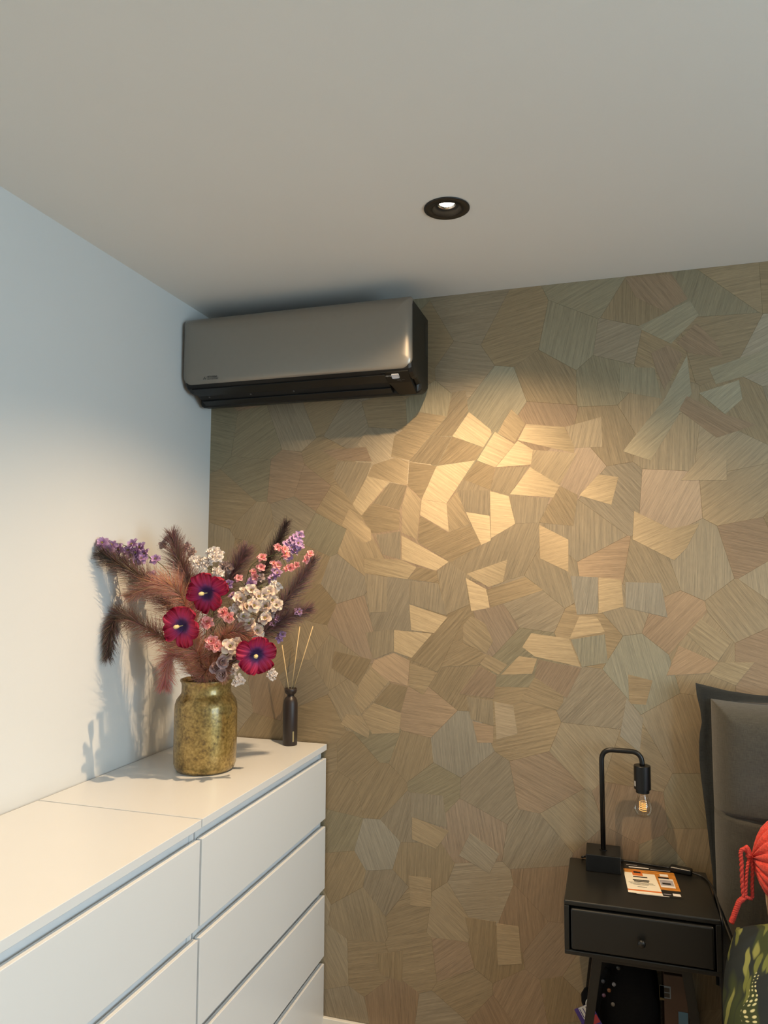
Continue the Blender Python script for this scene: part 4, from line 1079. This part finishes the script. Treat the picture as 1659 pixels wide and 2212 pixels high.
# ---- pillow with the leaf print
def leaf_mat():
    m, N, L, P = new_mat('leaf_print_cotton')
    uv = N.new('ShaderNodeTexCoord')
    def noise_(sc, det=3, vec=None):
        n = N.new('ShaderNodeTexNoise'); n.inputs['Scale'].default_value = sc; n.inputs['Detail'].default_value = det; L.new(vec or uv.outputs['UV'], n.inputs['Vector']); return n
    dist = noise_(3.0)
    mp = N.new('ShaderNodeVectorMath'); mp.operation = 'MULTIPLY_ADD'; mp.inputs[1].default_value = (0.28, 0.28, 0); L.new(dist.outputs['Color'], mp.inputs[0]); L.new(uv.outputs['UV'], mp.inputs[2])
    def strands(rot, sc, lo, hi):
        mpp = N.new('ShaderNodeMapping'); mpp.inputs['Rotation'].default_value = (0, 0, R_(rot)); mpp.inputs['Scale'].default_value = sc; L.new(mp.outputs[0], mpp.inputs['Vector'])
        v = N.new('ShaderNodeTexVoronoi'); v.feature = 'F1'; v.inputs['Scale'].default_value = 1; L.new(mpp.outputs[0], v.inputs['Vector'])
        r = N.new('ShaderNodeMapRange'); r.inputs[1].default_value = lo; r.inputs[2].default_value = hi; r.inputs[3].default_value = 1; r.inputs[4].default_value = 0; L.new(v.outputs['Distance'], r.inputs[0]); return r
    s1 = strands(24, (62, 10, 1), 0.30, 0.38); s2 = strands(-42, (46, 7, 1), 0.24, 0.31); s3 = strands(12, (26, 5, 1), 0.42, 0.52)
    dv = N.new('ShaderNodeTexVoronoi'); dv.inputs['Scale'].default_value = 120; dv.inputs['Randomness'].default_value = 0.25; L.new(mp.outputs[0], dv.inputs['Vector'])
    dr_ = N.new('ShaderNodeMapRange'); dr_.inputs[1].default_value = 0.22; dr_.inputs[2].default_value = 0.34; dr_.inputs[3].default_value = 1; dr_.inputs[4].default_value = 0; L.new(dv.outputs['Distance'], dr_.inputs[0])
    band = strands(18, (26, 4.2, 1), 0.26, 0.30)
    dm = N.new('ShaderNodeMath'); dm.operation = 'MULTIPLY'; L.new(dr_.outputs[0], dm.inputs[0]); L.new(band.outputs[0], dm.inputs[1])
    def mixn(prev, fac, c):
        x = N.new('ShaderNodeMix'); x.data_type = 'RGBA'; x.inputs[7].default_value = c
        if isinstance(prev, tuple): x.inputs[6].default_value = prev
        else: L.new(prev, x.inputs[6])
        L.new(fac, x.inputs[0]); return x.outputs[2]
    c = mixn((0.014, 0.019, 0.020, 1), s3.outputs[0], (0.034, 0.046, 0.018, 1))
    c = mixn(c, s1.outputs[0], (0.12, 0.135, 0.035, 1)); c = mixn(c, s2.outputs[0], (0.19, 0.20, 0.06, 1)); c = mixn(c, dm.outputs[0], (0.50, 0.48, 0.26, 1))
    L.new(c, P.inputs['Base Color']); P.inputs['Roughness'].default_value = 0.85; P.inputs['Specular IOR Level'].default_value = 0.25
    return m
M['leaf'] = leaf_mat()
def pillow_mesh(name, ux, uy, nrm, w, h, th, seed, n=34, rnd=0.55):
    """plump pillow round the origin; ux along the width, uy down the height, nrm its upper face"""
    V, Fc, UV = [], [], []
    for side in (1, -1):
        b0 = len(V)
        for i in range(n + 1):
            for j in range(n + 1):
                s, t = i / n * 2 - 1, j / n * 2 - 1
                b = max(0.0, (1 - s * s)) ** 0.45 * max(0.0, (1 - t * t)) ** 0.45
                x = s * math.sqrt(1 - t * t * rnd * 0.5) * w / 2; y = t * math.sqrt(1 - s * s * rnd * 0.5) * h / 2
                wr = 0.012 * noise.noise(Vector((s * 2.5 + seed, t * 2.5, side))) + 0.006 * noise.noise(Vector((s * 7 + seed, t * 7, side)))
                cr = math.hypot(s + 0.80, t + 0.72); fold = 0.007 * math.sin(math.atan2(t + 0.72, s + 0.80) * 9) * math.exp(-cr / 0.28) * min(1, cr / 0.06)
                V.append(ux * x + uy * y + nrm * (side * b * th / 2 + (wr + fold) * min(1, b * 3))); UV.append((i / n * w, j / n * h))
        for i in range(n):
            for j in range(n):
                a = b0 + i * (n + 1) + j; f = (a, a + 1, a + n + 2, a + n + 1); Fc.append(f if side < 0 else f[::-1])
    me = bpy.data.meshes.new(name); me.from_pydata([tuple(v) for v in V], [], Fc); me.update()
    u = me.uv_layers.new(name='UVMap')
    for lp in me.loops: u.data[lp.index].uv = UV[lp.vertex_index]
    b = bmesh.new(); b.from_mesh(me); bmesh.ops.remove_doubles(b, verts=b.verts[:], dist=0.0004); bmesh.ops.recalc_face_normals(b, faces=b.faces[:]); b.to_mesh(me); b.free()
    return me
pu = Vector((1, 0, 0.02)).normalized(); pv = Vector((-0.02, -0.76, -0.65)).normalized(); pn = pv.cross(pu).normalized()
if pn.z < 0: pn = -pn
PC = Vector((1.945, -0.595, 0.625))
gp = thing('pillow', 'dark pillow printed with green leaves leaning at the bed head', 'pillow', None, PC)
obj('pillow_cover', pillow_mesh('pillow_cover', pu, pv, pn, 0.65, 0.50, 0.20, 3.0), M['leaf'], gp, True)

# ---- coral bolster with its gathered end and cord
M['coral'] = fabric('coral_knit', (0.62, 0.060, 0.040, 1), 420, 0.16, 0.2)
M['coralcord'] = mat('coral_twisted_cord', (0.56, 0.050, 0.035, 1), 0.8, var=0.5, scale=260, bump=0.8, bscale=420)
KN = on_plane(1621, 1853, 1, -0.285)
bo = thing('bolster', 'coral red bolster cushion with gathered end and hanging cord', 'cushion', None, KN)
def bolster():
    bm = bmesh.new(); seg = 144; rings = []
    prof = [(0.000, 0.006), (0.003, 0.010), (0.006, 0.020), (0.010, 0.036), (0.017, 0.056), (0.027, 0.075), (0.042, 0.092), (0.062, 0.102), (0.09, 0.106), (0.15, 0.107), (0.30, 0.107), (0.45, 0.105), (0.50, 0.09), (0.52, 0.02)]
    for x, r in prof:
        ring = []
        for k in range(seg):
            a = 2 * math.pi * k / seg
            g = abs(math.sin(a * 8.5 + 1.2 * noise.noise(Vector((math.cos(a) * 2, math.sin(a) * 2, 0)))))
            depth = 0.30 * math.exp(-x / 0.035); rr = r * (1 - depth * (1 - g) ** 2.0)
            ring.append(bm.verts.new((x + 0.010 * math.exp(-x / 0.03) * (1 - g), rr * math.cos(a) * 0.92, rr * math.sin(a))))
        rings.append(ring)
    for a, b in zip(rings, rings[1:]):
        for k in range(seg): bm.faces.new((a[k], a[(k + 1) % seg], b[(k + 1) % seg], b[k]))
    bm.faces.new(rings[0]); bm.faces.new(rings[-1][::-1]); bmesh.ops.recalc_face_normals(bm, faces=bm.faces[:])
    bm.transform(Matrix.Rotation(R_(-6), 4, 'Z')); return bm
obj('cushion_cover', bolster(), M['coral'], bo, True)
def kp(px, py, dy=-0.315): return on_plane(px, py, 1, dy) - KN
def rope(pts, r, name='cord'):
    path = catmull(pts, 70); bm = bmesh.new()
    for ph in (0, math.pi):                                # two twisted plies
        pp = []
        for i, p in enumerate(path):
            t = (path[min(i + 1, 69)] - path[max(i - 1, 0)]).normalized(); u = t.orthogonal().normalized(); a = ph + i * 0.75
            pp.append(p + (u * math.cos(a) + t.cross(u) * math.sin(a)) * r * 0.42)
        tube(pp, r * 0.66, 7, bm=bm)
    obj(name, bm, M['coralcord'], bo, True)
def z3(a, b): return (1560 + a / 10.05, 1740 + b / 10.05)
rope([kp(*z3(620, 1100), -.30), kp(*z3(480, 950)), kp(*z3(405, 1010)), kp(*z3(420, 1250)), kp(*z3(435, 1650)), kp(*z3(465, 2020))], 0.0050)
rope([kp(*z3(465, 2020)), kp(1597, 1948), kp(1590, 1965), kp(1584, 1982), kp(1580, 1992)], 0.0065, 'tassel')
rope([kp(*z3(600, 1130), -.30), kp(*z3(560, 1250)), kp(*z3(525, 1550)), kp(*z3(510, 1900)), kp(*z3(500, 2030))], 0.0042)
rope([kp(*z3(630, 1140), -.30), kp(*z3(655, 1400), -.305), kp(*z3(650, 1750), -.305), kp(*z3(650, 2000), -.305), kp(*z3(560, 2000)), kp(*z3(500, 1960))], 0.0044)
rope([kp(*z3(520, 900)), kp(*z3(560, 960)), kp(*z3(600, 1080))], 0.0060, 'knot')
rope([kp(*z3(560, 1090)), kp(*z3(600, 1120), -.30), kp(*z3(640, 1100), -.30)], 0.0060, 'knot')
# ---- ochre cushion behind the bolster
M['ochre'] = fabric('ochre_cloth', (0.30, 0.15, 0.03, 1), 300)
oc = thing('cushion', 'ochre cushion mostly hidden behind the coral bolster', 'cushion', None, (1.985, -0.199, 0.77))
obj('cushion_cover', pillow_mesh('cushion_cover', Vector((1, 0, 0)), Vector((0, 0, -1)), Vector((0, -1, 0)), 0.42, 0.40, 0.05, 8.0), M['ochre'], oc, True)


# ------------------------------------------------------------------ things under the nightstand
M['bag'] = fabric('black_nylon', (0.003, 0.003, 0.0035, 1), 500, sheen=0.0)
def blob(cx, cy, cz, rx, ry, rz, p=2.6, amp=0.12, f=6, seed=0, n=24):
    bm = bmesh.new(); bmesh.ops.create_uvsphere(bm, u_segments=n * 2, v_segments=n, radius=1)
    for v in bm.verts:
        d = v.co.copy(); l = (abs(d.x) ** p + abs(d.y) ** p + abs(d.z) ** p) ** (1 / p); d = d / l
        k = 1 + amp * noise.noise(v.co * f * 0.4 + Vector((seed, 0, 0)))
        v.co = Vector((d.x * rx * k, d.y * ry * k, d.z * rz * k))
    zmin = min(v.co.z for v in bm.verts)
    for v in bm.verts: v.co += Vector((cx, cy, cz))
    return bm
bag = thing('backpack', 'black backpack dotted with small pins under the nightstand', 'backpack', None, (1.43, -0.118, 0))
bb = blob(0, 0, 0.275, 0.086, 0.082, 0.275, 3.2, 0.08, 6, 2.0)
obj('bag_body', bb, M['bag'], bag, True)
obj('bag_strap', tube(catmull([(-0.05, -0.07, 0.50), (-0.075, -0.085, 0.45), (-0.085, -0.09, 0.34), (-0.06, -0.095, 0.24), (-0.02, -0.09, 0.2)], 24), 0.010, 8), M['bag'], bag, True)
pinc = [(0.20, 0.20, 0.22), (0.20, 0.08, 0.03), (0.17, 0.08, 0.12), (0.06, 0.065, 0.08), (0.05, 0.05, 0.05), (0.16, 0.14, 0.11)]
def u1(a, b): return (1200 + a / 5.925, 2040 + b / 5.925)
for k, ((a, b), c) in enumerate(zip(((748, 510), (685, 585), (618, 648), (610, 470), (805, 300), (735, 765)), pinc)):
    q = on_plane(*u1(a, b), 1, -0.207) - Vector(bag.location)
    obj('pin_badge', lathe([(0.0, -0.0035), (0.0048, -0.003), (0.0055, 0.0), (0.0, 0.004)], 14, (q.x, q.y, q.z), 'Y'), mat('pin_enamel', c + (1,), 0.4, var=0.5, scale=300), bag, True)
# black pouch with a white letter, hanging left
M['white_print'] = mat('white_print', (0.7, 0.68, 0.62, 1), 0.6)
pc = on_plane(*u1(425, 690), 1, -0.185)
po = thing('pouch', 'small round black pouch with a white C behind the nightstand leg', 'pouch', None, (pc.x, -0.185, 0))
obj('pouch_body', blob(0.0, 0, pc.z, 0.020, 0.018, 0.027, 2.2, 0.1, 5, 4), M['bag'], po, True)
obj('pouch_foot', lathe([(0.016, 0.0), (0.018, 0.01), (0.016, pc.z - 0.02), (0.010, pc.z - 0.015)], 20, (0.0, 0, 0)), M['bag'], po, True)
arc = [Vector((0.001 + 0.0075 * math.cos(R_(a)), -0.0195, pc.z - 0.004 + 0.0115 * math.sin(R_(a)))) for a in range(50, 311, 12)]
obj('white_letter', tube(arc, 0.0018, 6), M['white_print'], po, True)
# purple magazine leaning, its corner sticking out on the left
M['purple'] = mat('purple_print', (0.055, 0.030, 0.20, 1), 0.35, var=0.1); M['redprint'] = mat('red_print', (0.45, 0.04, 0.05, 1), 0.4, var=0.2); M['bluecloth'] = fabric('blue_towelling', (0.035, 0.16, 0.30, 1), 260, 0.3)
M['paleblue'] = mat('pale_blue_print', (0.16, 0.34, 0.52, 1), 0.45)
mc = on_plane(*u1(240, 835), 1, -0.235)
mg = thing('magazine', 'purple magazine with red and white print, corner sticking out left', 'magazine', None, (mc.x, -0.235, 0))
ang = R_(-38)
def mq(name, u0, u1_, v0, v1, m, y):
    """in the magazine's own plane: u along its top edge, v down its side"""
    U = Vector((math.cos(R_(30)), 0, math.sin(R_(30)))); Vd = Vector((0.50, 0, -0.866))
    bm = bmesh.new(); cs = [(u0, v0), (u1_, v0), (u1_, v1), (u0, v1)]; o_ = Vector((0, 0, mc.z))
    lo = [bm.verts.new(o_ + U * a + Vd * b + Vector((0, y, 0))) for a, b in cs]; hi = [bm.verts.new(o_ + U * a + Vd * b + Vector((0, y + 0.0015, 0))) for a, b in cs]
    bm.faces.new(lo); bm.faces.new(hi[::-1])
    for k in range(4): bm.faces.new((lo[k], lo[(k + 1) % 4], hi[(k + 1) % 4], hi[k]))
    bmesh.ops.recalc_face_normals(bm, faces=bm.faces[:]); return obj(name, bm, m, mg)
mq('cover', 0, 0.050, 0, mc.z / 0.866, M['purple'], 0.0)
mq('cover_print', 0.012, 0.040, 0.0, 0.030, M['white_print'], -0.002); mq('cover_print', 0.020, 0.049, 0.030, 0.050, M['redprint'], -0.002); mq('cover_print', 0.012, 0.049, 0.056, 0.16, M['paleblue'], -0.002)
for k in range(3): mq('print_line', 0.014 + k * 0.009, 0.0155 + k * 0.009, 0.003, 0.027, M['purple'], -0.0035)
bt = tag(obj('towel', blob(0, 0, 0.165, 0.046, 0.026, 0.165, 3, 0.12, 8, 9), M['bluecloth'], None, True), 'crumpled blue towel below the backpack', 'towel'); bt.location = (1.368, -0.246, 0)
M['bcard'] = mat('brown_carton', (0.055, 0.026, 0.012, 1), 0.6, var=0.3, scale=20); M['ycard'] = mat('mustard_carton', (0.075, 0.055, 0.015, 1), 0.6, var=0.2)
bx = thing('carton', 'brown carton with a white framed label under the nightstand', 'box', None, (1.5575, -0.13, 0))
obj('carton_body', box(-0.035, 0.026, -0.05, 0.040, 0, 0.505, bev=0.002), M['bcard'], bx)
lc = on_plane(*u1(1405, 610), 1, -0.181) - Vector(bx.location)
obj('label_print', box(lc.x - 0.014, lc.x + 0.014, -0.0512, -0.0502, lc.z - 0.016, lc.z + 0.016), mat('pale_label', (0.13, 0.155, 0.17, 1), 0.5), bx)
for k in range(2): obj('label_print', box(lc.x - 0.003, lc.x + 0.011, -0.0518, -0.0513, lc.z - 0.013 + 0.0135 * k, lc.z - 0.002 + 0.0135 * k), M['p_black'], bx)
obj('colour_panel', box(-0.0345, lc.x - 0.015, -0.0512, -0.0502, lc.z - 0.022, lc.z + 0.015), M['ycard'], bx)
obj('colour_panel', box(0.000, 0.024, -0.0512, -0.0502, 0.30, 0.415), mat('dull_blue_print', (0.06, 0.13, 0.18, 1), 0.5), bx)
